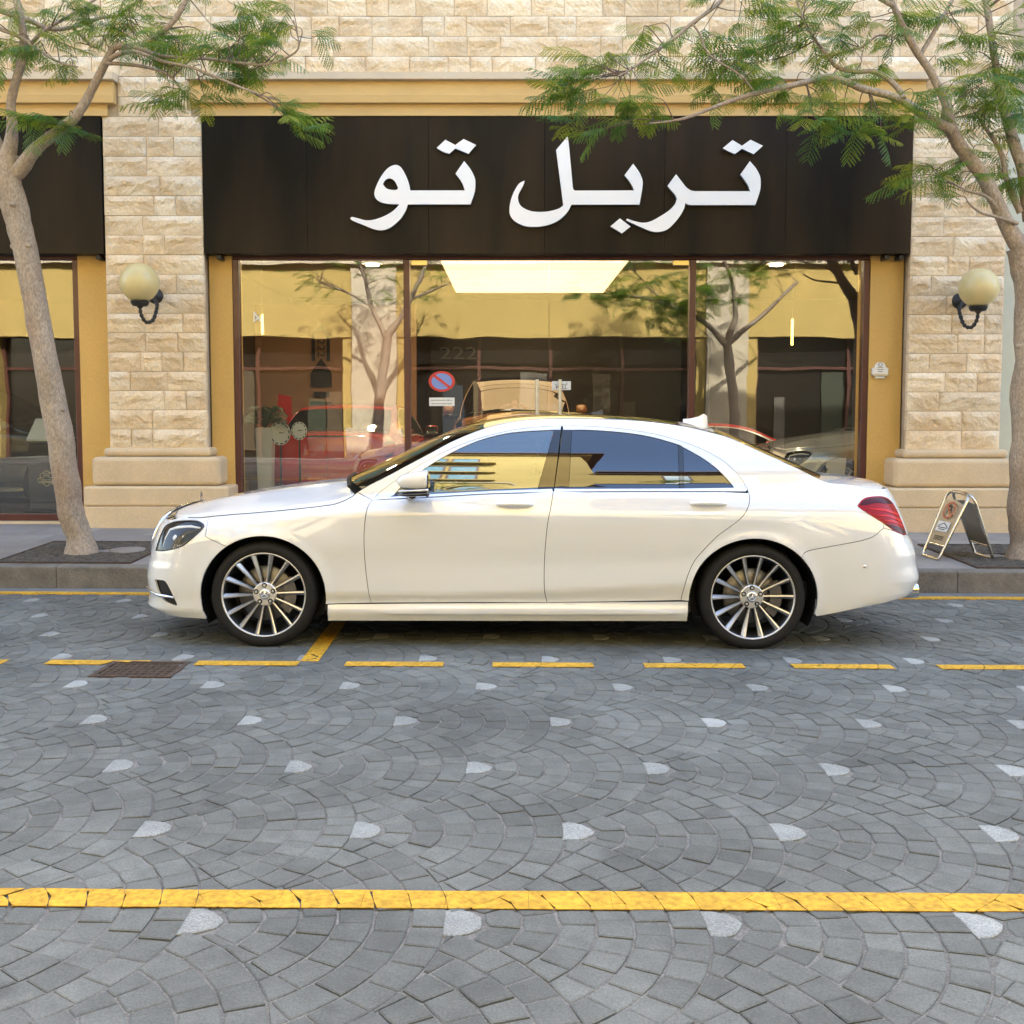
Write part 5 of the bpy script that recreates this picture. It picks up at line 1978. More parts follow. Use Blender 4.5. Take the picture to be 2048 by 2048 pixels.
t = tag(empty('info_plinth', (-5.52, 12.55, .14)), 'black info plinth with gold shield emblem in the left window', 'plinth')
MB().box((-.17, -.12, .06), (.24, .16, .86), .02).build('body', M_BLKP, t)
MB().box((-.22, -.16, 0), (.28, .20, .06), .01).build('foot', M_BLKP, t)
mb = MB()
mb.add([(-.17, -.13, .90), (.24, -.13, .90), (.24, .13, 1.14), (-.17, .13, 1.14), (-.17, -.12, .88), (.24, -.12, .88), (.24, .14, 1.12), (-.17, .14, 1.12)], [(0, 1, 2, 3), (7, 6, 5, 4), (0, 4, 5, 1), (1, 5, 6, 2), (2, 6, 7, 3), (3, 7, 4, 0)])
mb.build('info_sheet', M_WHITEP, t)
M_GOLDP = pmat('gold_print', (.62, .50, .26), .45)


def shield(parent, s, y, mat):
    """shield outline with a ribbon and the number above it"""
    mb = MB()
    o = [(-.6, .55), (0, .9), (.6, .55), (.6, .2)]
    def bar(a, b, w=.06):
        dx, dz = b[0] - a[0], b[1] - a[1]
        l = math.hypot(dx, dz)
        nx, nz = -dz / l * w / 2, dx / l * w / 2
        mb.prism([((a[0] + nx) * s, (a[1] + nz) * s), ((b[0] + nx) * s, (b[1] + nz) * s), ((b[0] - nx) * s, (b[1] - nz) * s), ((a[0] - nx) * s, (a[1] - nz) * s)], y - .002, y, 'xz')
    for a, b in [((-.6, .2), (-.6, .55)), ((-.6, .55), (0, .9)), ((0, .9), (.6, .55)), ((.6, .55), (.6, .2)), ((-.8, .12), (-.3, .28)), ((-.3, .28), (0, .4)), ((0, .4), (.3, .28)), ((.3, .28), (.8, .12)),
                 ((-.8, -.05), (-.8, .12)), ((.8, -.05), (.8, .12)), ((-.8, -.12), (.8, -.12)), ((-.78, -.26), (.75, -.2)), ((-.35, -.3), (0, -.58)), ((0, -.58), (.35, -.3))]:
        bar(a, b)
    mb.build('emblem', mat, parent)
    put_text('222', .36 * s, (0, y - .001, .55 * s), UPR, mat, parent, 'emblem_number', .001, 1.3)
    put_text('TRIPLE TWO', .2 * s, (0, y - .001, .02 * s), UPR, mat, parent, 'emblem_text', .001, 1.0)


sh = empty('emblem', (.05, -.122, .42), parent=t)
shield(sh, .125, 0, M_GOLDP)

# black vertical emblem on the peach wall
t = tag(empty('wall_emblem', (-2.97, 16.58, 2.15)), 'tall black emblem running down the peach wall', 'emblem')
mb = MB()
for a in ([(-.14, .40), (0, .55), (.14, .40), (.14, -.02), (.09, -.02), (.09, .38), (0, .47), (-.09, .38), (-.09, -.02), (-.14, -.02)],
          [(-.16, -.42), (.16, -.42), (.16, -.20), (.0, .02), (-.16, -.20)], [(-.12, -.58), (.12, -.58), (.12, -.50), (-.12, -.50)],
          [(-.17, -.74), (.17, -.70), (.17, -.66), (-.17, -.64)], [(-.10, -.80), (-.05, -.80), (0, -1.05), (.05, -.80), (.10, -.80), (.03, -1.20), (-.03, -1.20)]):
    mb.prism(a, -.012, 0, 'xz')
mb.build('plaque', M_INK, t)
put_text('222', .16, (0, -.016, .18), (math.pi / 2, R(90), 0), M_INK, t, 'emblem_number', .004, 1.2)

# two round white dial plates shown by the red car
for x, z_, r_, lab in ((-2.80, 1.10, .125, 'larger round white dial plate in front of the red car'), (-2.57, 1.13, .095, 'smaller round white dial plate beside the larger one')):
    t = tag(empty('dial_plate', (x, 12.80, .14)), lab, 'dial', 'round dial plates by the red car')
    n = 36
    cc_ = lambda r: [(r * math.cos(2 * math.pi * i / n), z_ - .14 + 1.15 * r * math.sin(2 * math.pi * i / n)) for i in range(n)]
    MB().prism(cc_(r_), 0, .012, 'xz').build('plate', M_WHITEP, t)
    mb = MB()
    for i in range(0, n, 3):
        a, b = 2 * math.pi * i / n, 2 * math.pi * (i + 1.8) / n
        p_ = [(r * math.cos(q), z_ - .14 + 1.15 * r * math.sin(q)) for r, q in ((r_ * .84, a), (r_ * .94, a), (r_ * .94, b), (r_ * .84, b))]
        mb.prism(p_, -.002, 0, 'xz')
    mb.prism([(-.01, z_ - .14), (.05, z_ - .135), (.05, z_ - .13), (-.01, z_ - .128)], -.002, 0, 'xz')
    mb.build('dial_marks', M_INK, t)
    MB().tube([(0, .02, 0), (0, .02, z_ - .14)], .012, 8).build('stand', M_IRON, t)
    MB().lathe([(0, .012), (.10, .012), (.11, .0)], 20, (0, .02, 0)).build('foot', M_IRON, t)

# ---- stickers on the glass
t = tag(empty('no_parking_sticker', (-.80, 12.124, 1.71)), 'round blue and red no parking sticker on the glass', 'sticker')
n = 40
circ = lambda r, k=.78: [(r * math.cos(2 * math.pi * i / n), k * r * math.sin(2 * math.pi * i / n)) for i in range(n)]
MB().prism(circ(.118), 0, .001, 'xz').build('blue_disc', M_BLUEP, t)
MB().prism(circ(.150), -.0012, .001, 'xz', holes=[circ(.118)]).build('red_ring', M_REDP, t)
MB().prism([(-.098, .056), (-.078, .078), (.098, -.056), (.078, -.078)], -.0012, -.0002, 'xz').build('red_bar', M_REDP, t)
t = tag(empty('notice_sticker', (-.80, 12.124, 1.478)), 'small white notice sticker below the round sticker', 'sticker')
MB().box((-.145, 0, -.048), (.145, .001, .048)).build('paper', M_WHITEP, t)
mb = MB()
rr = random.Random(4)
for row, z_ in ((0, .018), (1, -.022)):
    x = .115
    while x > -.115:
        w = rr.uniform(.006, .024)
        hh = rr.uniform(.006, .018)
        pts = [(x - w, z_ - .004), (x, z_ - .004), (x - .002, z_ + hh * .5), (x - w * .4, z_ + .002), (x - w, z_ + hh * .3)]
        mb.prism(pts, -.0006, -.0001, 'xz')
        x -= w + rr.uniform(.003, .010)
mb.build('handwriting', M_INK, t)
t = tag(empty('pull_sticker', (.563, 12.124, 1.662)), 'small white sticker reading pull on the right glass door', 'sticker')
MB().box((-.108, 0, -.05), (.108, .001, .05)).build('paper', M_WHITEP, t)
put_text('PULL', .052, (0, -.0008, -.022), UPR, M_INK, t, 'lettering', .0004, 1.15)
put_text('\uFE90\uFEA4\uFEB3\uFE8D', .05, (0, -.0008, .020), UPR, M_INK, t, 'lettering', .0004, 1.0)
t = tag(empty('unit_number', (-2.90, 12.124, 2.42)), 'white slanted number 4 on the glass at the upper left', 'lettering')
put_text('4', .20, (0, 0, 0), (math.pi / 2, R(-38), 0), M_WHITEP, t, 'digit', .001)

# ---- wall lamps
M_GLOBE = pmat('amber_globe', (.80, .68, .34), .28, var=.05, vs=6, spec=.5, coat=.4)
_b = M_GLOBE.node_tree.nodes['Principled BSDF']
_b.inputs['Transmission Weight'].default_value = .12
_b.inputs['Subsurface Weight'].default_value = .35
_b.inputs['Subsurface Radius'].default_value = (.2, .16, .06)


def wall_lamp(x, z, side, label):
    """side: which way the wall plate sits from the globe"""
    t = tag(empty('wall_lamp', (x + side * .035, 11.85, z - .1)), label, 'wall lamp', 'globe lamps on the stone pilasters')
    gx_, gy_, gz_ = -side * .035, -.40, .1
    prof_ = [(.207 * math.sin(math.pi * i / 22), -.207 * math.cos(math.pi * i / 22)) for i in range(23)]
    prof_ = [p for p in prof_ if p[1] > -.196]
    MB().lathe(prof_, 40, (gx_, gy_, gz_)).build('globe', M_GLOBE, t)
    MB().lathe([(0, -.262), (.028, -.262), (.035, -.25), (.075, -.245), (.088, -.228), (.095, -.205), (.100, -.195), (.085, -.190), (0, -.19)], 28, (gx_, gy_, gz_)).build('gallery', M_IRON, t)
    pts = catmull([(gx_, gy_, gz_ - .25), (gx_ + side * .008, gy_ + .01, gz_ - .34), (gx_ + side * .05, gy_ + .04, gz_ - .415), (gx_ + side * .10, gy_ + .10, gz_ - .39), (gx_ + side * .115, gy_ + .17, gz_ - .29), (gx_ + side * .10, gy_ + .25, gz_ - .20), (0, -.06, gz_ - .115), (0, .0, gz_ - .10)], 6)
    MB().tube(pts, [.019 + .005 * math.sin(i * 2.2) for i in range(len(pts))], 10).build('arm', M_IRON, t)
    MB().lathe([(0, -.075), (.03, -.07), (.045, -.045), (.07, -.03), (.085, -.012), (.088, .0)], 24, (0, 0, gz_ - .10), 'y').build('wall_plate', M_IRON, t)
    return t


wall_lamp(-3.985, 2.745, 1, 'yellow globe wall lamp on the left stone pilaster')
wall_lamp(4.995, 2.69, -1, 'yellow globe wall lamp on the right stone pilaster')

# ---- small plaque on the yellow wall
t = tag(empty('wall_plaque', (4.16, 12.055, 1.74)), 'small white arched plaque on the yellow wall right of the window', 'plaque')
arch = [(-.09, .04), (.09, .04), (.09, .12)] + [(.062 * math.cos(a) , .125 + .062 * math.sin(a)) for a in [math.pi * i / 12 for i in range(13)]] + [(-.09, .12)]
MB().prism(arch, -.03, 0, 'xz').build('back', M_WHITEP, t)
MB().box((-.082, -.036, .028), (.082, -.004, .052)).build('slot', M_SILVER, t)
MB().box((-.055, -.028, 0), (.055, -.006, .026), .004).build('lip', M_WHITEP, t)
mb = MB()
for k, w in enumerate((.05, .07, .06)):
    mb.box((-w / 2, -.0315, .075 + k * .022), (w / 2, -.0302, .081 + k * .022))
mb.lathe([(.018, -.0315), (.024, -.0315), (.024, -.030)], 16, (0, 0, .158), 'y')
mb.build('print', M_GREYL, t)

# ---- folding steel sign on the pavement
M_STEEL = pmat('polished_steel_tube', (.70, .66, .58), .16, metal=1., var=.05, vs=15)
M_PLATE = pmat('steel_sign_plate', (.42, .39, .33), .35, metal=.7, var=.10, vs=4)
M_ORNG = pmat('orange_red_print', (.55, .10, .05), .5)


def a_frame():
    cz = pave_z(4.2, 9.92)
    t = tag(empty('folding_sign', (4.2, 9.93, cz)), 'steel folding no parking sign standing on the pavement behind the car', 'folding sign')
    # two leaves: bottom corners on the ground, tops joined; hinge bars run roughly along y
    lA0, lA1 = Vector((-.29, .10, .012)), Vector((-.255, -.20, .006))     # left leaf feet
    rB0, rB1 = Vector((.26, .21, .012)), Vector((.285, -.12, .004))       # right leaf feet
    tp0, tp1 = Vector((-.03, .17, .625)), Vector((.05, -.13, .60))        # top line
    def leaf(f0, f1, t0, t1, nm, plate):
        g = empty(nm, parent=t)
        loop = []
        def corner(a, c, b, k=5, rad=.09):
            d1 = (a - c).normalized() * rad; d2 = (b - c).normalized() * rad
            return [(c + d1) * ((1 - s_) ** 2) + c * (2 * s_ * (1 - s_)) + (c + d2) * (s_ * s_) for s_ in [i / k for i in range(k + 1)]]
        F0, F1, T0, T1 = f0, f1, t0, t1
        loop += corner(T0, F0, F1, 4, .04) + corner(F0, F1, T1, 4, .04) + corner(F1, T1, T0) + corner(T1, T0, F0)
        MB().tube([p[:] for p in loop], .014, 10, closed=True).build('tube_frame', M_STEEL, g)
        a = f0.lerp(t0, .20); b = f1.lerp(t1, .20)
        MB().tube([a[:], b[:]], .009, 8).build('cross_bar', M_STEEL, g)
        c_, d_ = f1.lerp(t1, .84), f0.lerp(t0, .84)
        a2, b2 = f0.lerp(t0, .21), f1.lerp(t1, .21)
        n = (b2 - a2).cross(d_ - a2).normalized()
        vs = [a2, b2, c_, c_.lerp(d_, .5) + (t0 - f0).normalized() * .03, d_]
        th = n * .003
        MB().add([(p - th)[:] for p in vs] + [(p + th)[:] for p in vs], [(0, 1, 2, 3, 4), (9, 8, 7, 6, 5)] + [(i, 5 + i, 5 + (i + 1) % 5, (i + 1) % 5) for i in range(5)]).build('plate', M_PLATE, g)
        return g, a2, b2, c_, d_, n
    g, a, b, c, d, n = leaf(lA0, lA1, tp0, tp1, 'front_leaf', 1)
    g2 = leaf(rB0, rB1, tp0 + Vector((.03, 0, .0)), tp1 + Vector((.03, 0, .0)), 'rear_leaf', 1)
    # print on the leaf that faces the street's left
    ex_ = (b - a).normalized()
    ez_ = (d - a).normalized()
    if n.x > 0: n = -n
    ey_ = n
    M4 = Matrix((ex_, ez_, ey_)).transposed().to_4x4()
    W = (b - a).length
    def plane_obj(mb, nm, mat, u, v):
        o = mb.build(nm, mat, g)
        o.matrix_local = Matrix.Translation(a + ex_ * (u * W) + ez_ * v + ey_ * .0045) @ M4
        return o
    nn = 28
    cc = lambda r: [(r * math.cos(2 * math.pi * i / nn), r * math.sin(2 * math.pi * i / nn)) for i in range(nn)]
    plane_obj(MB().prism(cc(.085), 0, .001, 'xy', holes=[cc(.072)]), 'red_ring', M_ORNG, .5, .34)
    plane_obj(MB().prism([(-.06, .05), (-.05, .06), (.06, -.05), (.05, -.06)], .0002, .0012, 'xy'), 'red_bar', M_ORNG, .5, .34)
    me = text_mesh('P', .13, 'letter_p', .0004)
    me.materials.append(M_INK)
    o = link(bpy.data.objects.new('letter_p', me), g)
    o.matrix_local = Matrix.Translation(a + ex_ * (.5 * W) + ez_ * .34 + ey_ * .005) @ M4
    plane_obj(MB().prism([(-.095, -.05), (.095, -.05), (.095, .05), (-.095, .05)], 0, .001, 'xy'), 'white_label', M_WHITEP, .5, .175)
    mb = MB()
    for p_, q_ in (((-.06, .005), (0, .035)), ((0, .035), (.06, .005)), ((-.075, -.012), (.075, -.012)), ((-.075, .0), (-.05, .004)), ((.05, .004), (.075, .0)), ((-.05, -.030), (.05, -.030))):
        dx, dy = q_[0] - p_[0], q_[1] - p_[1]
        l = math.hypot(dx, dy); nx, ny = -dy / l * .004, dx / l * .004
        mb.prism([(p_[0] + nx, p_[1] + ny), (q_[0] + nx, q_[1] + ny), (q_[0] - nx, q_[1] - ny), (p_[0] - nx, p_[1] - ny)], .001, .0018, 'xy')
    plane_obj(mb, 'label_print', M_INK, .5, .175)
    mb = MB()
    for k in range(3):
        for i in range(5):
            mb.prism([(-.07 + i * .03, -.02 + k * .016), (-.048 + i * .03, -.02 + k * .016), (-.048 + i * .03, -.012 + k * .016), (-.07 + i * .03, -.012 + k * .016)], 0, .0008, 'xy')
    plane_obj(mb, 'lower_print', M_INK, .5, .06)
    return t


a_frame()
LIMBS_L = [
     [(-4.042, 9.88, 0.025, 0.1218), (-4.099, 9.87, 0.366, 0.117), (-4.146, 9.86, 0.69, 0.1169), (-4.235, 9.85, 1.365, 0.1167), (-4.336, 9.84, 2.033, 0.1073), (-4.463, 9.83, 2.857, 0.1072), (-4.539, 9.82, 3.216, 0.1164), (-4.58, 9.81, 3.475, 0.1163), (-4.578, 9.8, 3.705, 0.0929)] ,
     [(-4.579, 9.8, 3.669, 0.0743), (-4.541, 9.789, 3.836, 0.0557), (-4.518, 9.778, 4.112, 0.0417), (-4.474, 9.767, 4.348, 0.0394), (-4.408, 9.756, 4.582, 0.037), (-4.38, 9.744, 4.74, 0.0347), (-4.401, 9.733, 4.893, 0.0323), (-4.438, 9.722, 5.133, 0.03), (-4.509, 9.711, 5.388, 0.0253), (-4.583, 9.7, 5.684, 0.0184)] ,
     [(-4.537, 9.78, 3.544, 0.0788), (-4.452, 9.756, 3.592, 0.0694), (-4.292, 9.733, 3.747, 0.0554), (-4.111, 9.709, 3.869, 0.0506), (-3.937, 9.686, 3.991, 0.0459), (-3.811, 9.662, 4.129, 0.0412), (-3.718, 9.639, 4.279, 0.0366), (-3.625, 9.615, 4.428, 0.0342), (-3.565, 9.591, 4.516, 0.0318), (-3.488, 9.568, 4.585, 0.0295), (-3.304, 9.544, 4.578, 0.0272), (-3.136, 9.521, 4.647, 0.0248), (-2.942, 9.497, 4.792, 0.0225), (-2.799, 9.474, 5.038, 0.018), (-2.699, 9.45, 5.323, 0.0134)] ,
     [(-3.551, 9.55, 4.468, 0.0226), (-3.448, 9.5, 4.499, 0.0203), (-3.272, 9.45, 4.508, 0.0179), (-3.023, 9.4, 4.408, 0.0156), (-2.775, 9.35, 4.345, 0.0133), (-2.526, 9.3, 4.238, 0.011), (-2.284, 9.25, 4.131, 0.0088), (-2.044, 9.2, 4.037, 0.0065)] ,
     [(-3.565, 9.55, 4.438, 0.0181), (-3.402, 9.588, 4.441, 0.0159), (-3.177, 9.625, 4.414, 0.0137), (-3.03, 9.662, 4.347, 0.0101), (-2.916, 9.7, 4.183, 0.0064)] ,
     [(-4.791, 9.9, 5.059, 0.0235), (-4.677, 9.943, 5.03, 0.0236), (-4.452, 9.986, 4.965, 0.0227), (-4.256, 10.029, 4.899, 0.0214), (-4.07, 10.071, 4.932, 0.0191), (-3.834, 10.114, 5.029, 0.0168), (-3.677, 10.157, 5.076, 0.0144), (-3.436, 10.2, 5.269, 0.0106)] ,
     [(-4.591, 9.75, 4.803, 0.0185), (-4.363, 9.667, 4.696, 0.016), (-4.04, 9.583, 4.479, 0.0118), (-3.801, 9.5, 4.392, 0.0068)] ,
     [(-3.271, 9.45, 4.547, 0.0179), (-3.014, 9.429, 4.463, 0.0156), (-2.618, 9.407, 4.431, 0.0134), (-2.266, 9.386, 4.382, 0.0116), (-2.088, 9.364, 4.379, 0.0098), (-1.911, 9.343, 4.436, 0.0089), (-1.828, 9.321, 4.517, 0.0075), (-1.868, 9.3, 4.722, 0.0053)] ,
     [(-4.804, 9.85, 3.221, 0.0467), (-4.698, 9.825, 3.307, 0.0512), (-4.58, 9.8, 3.325, 0.0558)] ,
     [(-4.58, 9.8, 3.615, 0.0743), (-4.771, 9.875, 3.902, 0.0609), (-4.98, 9.95, 4.281, 0.0519), (-5.279, 10.025, 4.754, 0.0428), (-5.575, 10.1, 5.367, 0.0287)] ,
     [(-4.082, 10.1, 4.942, 0.0144), (-3.897, 10.15, 4.773, 0.0125), (-3.801, 10.2, 4.904, 0.0111), (-3.691, 10.25, 5.15, 0.0097), (-3.598, 10.3, 5.444, 0.0078)] ,
     [(-4.405, 9.75, 4.58, 0.0185), (-4.238, 9.867, 4.835, 0.0164), (-3.962, 9.983, 5.054, 0.0142), (-3.678, 10.1, 5.322, 0.0096)] ,
]
LIMBS_R = [
     [(4.808, 9.86, -0.019, 0.1356), (4.774, 9.854, 0.367, 0.1215), (4.756, 9.849, 0.836, 0.1167), (4.751, 9.843, 1.486, 0.1167), (4.752, 9.837, 1.946, 0.1119), (4.744, 9.831, 2.402, 0.1119), (4.705, 9.826, 2.675, 0.1165), (4.65, 9.82, 2.878, 0.121)] ,
     [(4.67, 9.82, 2.81, 0.0931), (4.585, 9.793, 2.932, 0.0789), (4.432, 9.767, 3.22, 0.0671), (4.248, 9.74, 3.509, 0.0623), (4.068, 9.713, 3.711, 0.0599), (3.935, 9.687, 3.894, 0.0574), (3.89, 9.66, 4.014, 0.0504), (3.858, 9.633, 4.134, 0.0365), (3.712, 9.607, 4.378, 0.0342), (3.587, 9.58, 4.525, 0.0318), (3.462, 9.553, 4.705, 0.0294), (3.333, 9.527, 4.926, 0.0271), (3.247, 9.5, 5.217, 0.018)] ,
     [(3.9, 9.6, 3.872, 0.0501), (3.671, 9.554, 3.969, 0.043), (3.492, 9.508, 4.068, 0.0383), (3.316, 9.462, 4.133, 0.0336), (3.059, 9.415, 4.179, 0.0313), (2.887, 9.369, 4.229, 0.0289), (2.717, 9.323, 4.253, 0.0274), (2.474, 9.277, 4.185, 0.0246), (2.228, 9.231, 4.125, 0.0219), (1.989, 9.185, 4.054, 0.0192), (1.752, 9.138, 3.966, 0.0156), (1.513, 9.092, 3.863, 0.0129), (1.355, 9.046, 3.813, 0.0094), (1.149, 9.0, 3.777, 0.006)] ,
     [(3.413, 9.45, 4.108, 0.0246), (3.401, 9.483, 4.169, 0.0234), (3.301, 9.517, 4.29, 0.0226), (3.183, 9.55, 4.369, 0.0208), (3.031, 9.583, 4.379, 0.0191), (2.881, 9.617, 4.429, 0.0182), (2.809, 9.65, 4.535, 0.0165), (2.705, 9.683, 4.684, 0.0147), (2.613, 9.717, 4.857, 0.012), (2.532, 9.75, 5.1, 0.0083)] ,
     [(3.608, 9.6, 4.527, 0.0228), (3.653, 9.675, 4.573, 0.0211), (3.806, 9.75, 4.821, 0.0185), (3.96, 9.825, 5.053, 0.0168), (4.11, 9.9, 5.377, 0.0141)] ,
     [(4.748, 9.85, 3.131, 0.0607), (4.668, 9.908, 3.64, 0.0517), (4.541, 9.967, 4.151, 0.0425), (4.442, 10.025, 4.669, 0.0333), (4.423, 10.083, 4.936, 0.0311), (4.409, 10.142, 5.17, 0.0288), (4.374, 10.2, 5.496, 0.0242)] ,
     [(3.324, 9.5, 4.916, 0.0225), (2.492, 9.45, 5.323, 0.0224), (1.965, 9.4, 5.094, 0.0196), (1.786, 9.35, 4.891, 0.0177), (1.539, 9.3, 4.693, 0.0159), (1.408, 9.25, 4.572, 0.014), (1.212, 9.2, 4.419, 0.0113), (0.991, 9.15, 4.254, 0.0078), (0.885, 9.1, 4.194, 0.0052)] ,
     [(4.718, 9.84, 2.767, 0.084), (4.793, 9.805, 3.168, 0.0697), (4.874, 9.77, 3.609, 0.0556), (4.883, 9.735, 4.176, 0.0462), (4.933, 9.7, 4.777, 0.0322)] ,
     [(2.838, 9.75, 4.567, 0.0111), (3.129, 9.767, 4.647, 0.0102), (3.312, 9.783, 4.762, 0.0093), (3.499, 9.8, 4.724, 0.0074)] ,
     [(1.514, 9.15, 4.641, 0.0104), (1.585, 9.162, 4.551, 0.0096), (1.673, 9.175, 4.39, 0.0087), (1.932, 9.188, 4.229, 0.0078), (2.064, 9.2, 4.087, 0.0061)] ,
     [(4.613, 9.8, 2.875, 0.0279), (4.473, 9.75, 3.114, 0.0213), (4.286, 9.7, 3.305, 0.0156), (4.06, 9.65, 3.362, 0.0119), (3.813, 9.6, 3.483, 0.0068)] ,
     [(4.644, 9.83, 3.195, 0.0326), (4.54, 9.87, 3.473, 0.0262), (4.481, 9.91, 3.775, 0.0216), (4.306, 9.95, 4.056, 0.0142)] ,
     [(4.568, 9.7, 3.078, 0.0184), (4.351, 9.633, 3.12, 0.0146), (4.164, 9.567, 3.152, 0.0113), (4.009, 9.5, 3.236, 0.0072)] ,
]
CLOUD_L = [
     (-4.363, 9.85, 4.961, 0.56, 0.55, 0.28, 12) ,
     (-3.711, 9.8, 4.899, 0.65, 0.6, 0.279, 14) ,
     (-3.112, 9.75, 4.794, 0.555, 0.55, 0.277, 17) ,
     (-2.611, 9.55, 4.575, 0.498, 0.45, 0.272, 14) ,
     (-2.238, 9.45, 4.436, 0.314, 0.35, 0.224, 10) ,
     (-4.08, 9.8, 4.592, 0.511, 0.4, 0.186, 6) ,
     (-1.875, 9.4, 4.716, 0.156, 0.2, 0.134, 4) ,
     (-1.758, 9.35, 4.698, 0.111, 0.15, 0.111, 1) ,
     (-3.077, 9.6, 4.116, 0.273, 0.2, 0.082, 4) ,
     (-2.592, 9.45, 4.138, 0.314, 0.25, 0.157, 4) ,
     (-1.962, 9.15, 3.948, 0.195, 0.15, 0.061, 4) ,
     (-1.785, 9.1, 3.77, 0.129, 0.1, 0.086, 4) ,
     (-4.137, 9.62, 3.874, 0.251, 0.12, 0.1, 6) ,
     (-4.554, 9.8, 4.592, 0.186, 0.4, 0.232, 4) ,
     (-2.21, 9.55, 4.918, 0.272, 0.25, 0.113, 4) ,
     (-3.504, 9.9, 5.641, 1.549, 0.9, 0.516, 29) ,
     (-5.189, 9.9, 5.377, 0.704, 0.9, 0.704, 17) ,
]
CLOUD_R = [
     (0.447, 9.15, 4.155, 0.347, 0.25, 0.152, 7) ,
     (0.744, 9.15, 4.031, 0.391, 0.25, 0.13, 7) ,
     (0.661, 9.2, 4.315, 0.349, 0.3, 0.153, 3) ,
     (1.118, 9.1, 3.935, 0.302, 0.2, 0.173, 7) ,
     (0.65, 9.0, 3.744, 0.192, 0.1, 0.149, 3) ,
     (1.151, 9.4, 4.505, 0.401, 0.4, 0.223, 7) ,
     (1.628, 9.4, 4.42, 0.446, 0.4, 0.267, 12) ,
     (2.19, 9.6, 4.743, 0.546, 0.5, 0.273, 14) ,
     (2.043, 9.3, 4.179, 0.485, 0.3, 0.176, 9) ,
     (2.748, 9.7, 4.777, 0.506, 0.5, 0.276, 12) ,
     (2.76, 9.4, 4.124, 0.446, 0.3, 0.156, 7) ,
     (3.302, 9.75, 4.707, 0.508, 0.55, 0.324, 13) ,
     (2.635, 9.25, 3.85, 0.351, 0.15, 0.11, 6) ,
     (3.039, 9.3, 3.758, 0.265, 0.2, 0.11, 3) ,
     (3.408, 9.5, 3.98, 0.315, 0.3, 0.18, 7) ,
     (3.533, 9.45, 3.473, 0.314, 0.25, 0.099, 6) ,
     (3.961, 9.8, 4.327, 0.418, 0.5, 0.325, 13) ,
     (4.338, 9.85, 4.563, 0.374, 0.45, 0.327, 12) ,
     (4.401, 9.85, 3.985, 0.327, 0.45, 0.28, 12) ,
     (4.186, 9.75, 3.604, 0.324, 0.35, 0.231, 7) ,
     (4.599, 9.85, 3.492, 0.187, 0.35, 0.28, 7) ,
     (4.237, 9.85, 4.917, 0.42, 0.45, 0.233, 9) ,
     (3.798, 9.55, 3.276, 0.181, 0.15, 0.091, 1) ,
     (1.869, 9.55, 4.896, 0.543, 0.45, 0.136, 6) ,
     (3.031, 9.8, 5.555, 1.951, 1.0, 0.418, 25) ,
     (5.126, 9.9, 4.846, 0.469, 0.9, 0.939, 14) ,
]
# ------------------------------------------------------------------ street trees
M_BARK = pmat('pale_smooth_bark', (.40, .325, .25), .85, var=.24, vs=6, bump=.016, bs=26, fine=.22, fs=70, stretch=(1, 1, .5), warp=(.33, .245, .18))
M_TWIG = pmat('brown_twig', (.17, .115, .085), .8, var=.2, vs=20)


def leaf_material(name, a, b, c):
    m = bpy.data.materials.new(name)
    m.use_nodes = True
    nt = m.node_tree
    nt.nodes.clear()
    N, L = nt.nodes.new, nt.links.new
    out = N('ShaderNodeOutputMaterial')
    ge = N('ShaderNodeNewGeometry')
    at = N('ShaderNodeAttribute')
    at.attribute_name = 'leaf_tone'
    cr = N('ShaderNodeValToRGB')
    cr.color_ramp.elements[0].color = (*a, 1)
    cr.color_ramp.elements[1].color = (*c, 1)
    e = cr.color_ramp.elements.new(.55)
    e.color = (*b, 1)
    L(at.outputs['Fac'], cr.inputs[0])
    pb = N('ShaderNodeBsdfPrincipled')
    pb.inputs['Roughness'].default_value = .45
    pb.inputs['Specular IOR Level'].default_value = .45
    L(cr.outputs[0], pb.inputs['Base Color'])
    tr = N('ShaderNodeBsdfTranslucent')
    mu = N('ShaderNodeMix')
    mu.data_type = 'RGBA'
    mu.blend_type = 'MULTIPLY'
    mu.inputs['Factor'].default_value = 1
    mu.inputs['B'].default_value = (1.5, 1.6, .5, 1)
    L(cr.outputs[0], mu.inputs['A'])
    L(mu.outputs['Result'], tr.inputs[0])
    mx = N('ShaderNodeMixShader')
    mx.inputs[0].default_value = .46
    L(pb.outputs[0], mx.inputs[1])
    L(tr.outputs[0], mx.inputs[2])
    L(mx.outputs[0], out.inputs['Surface'])
    return m


M_LEAF = leaf_material('feathery_leaf', (.050, .150, .080), (.125, .225, .040), (.32, .34, .035))


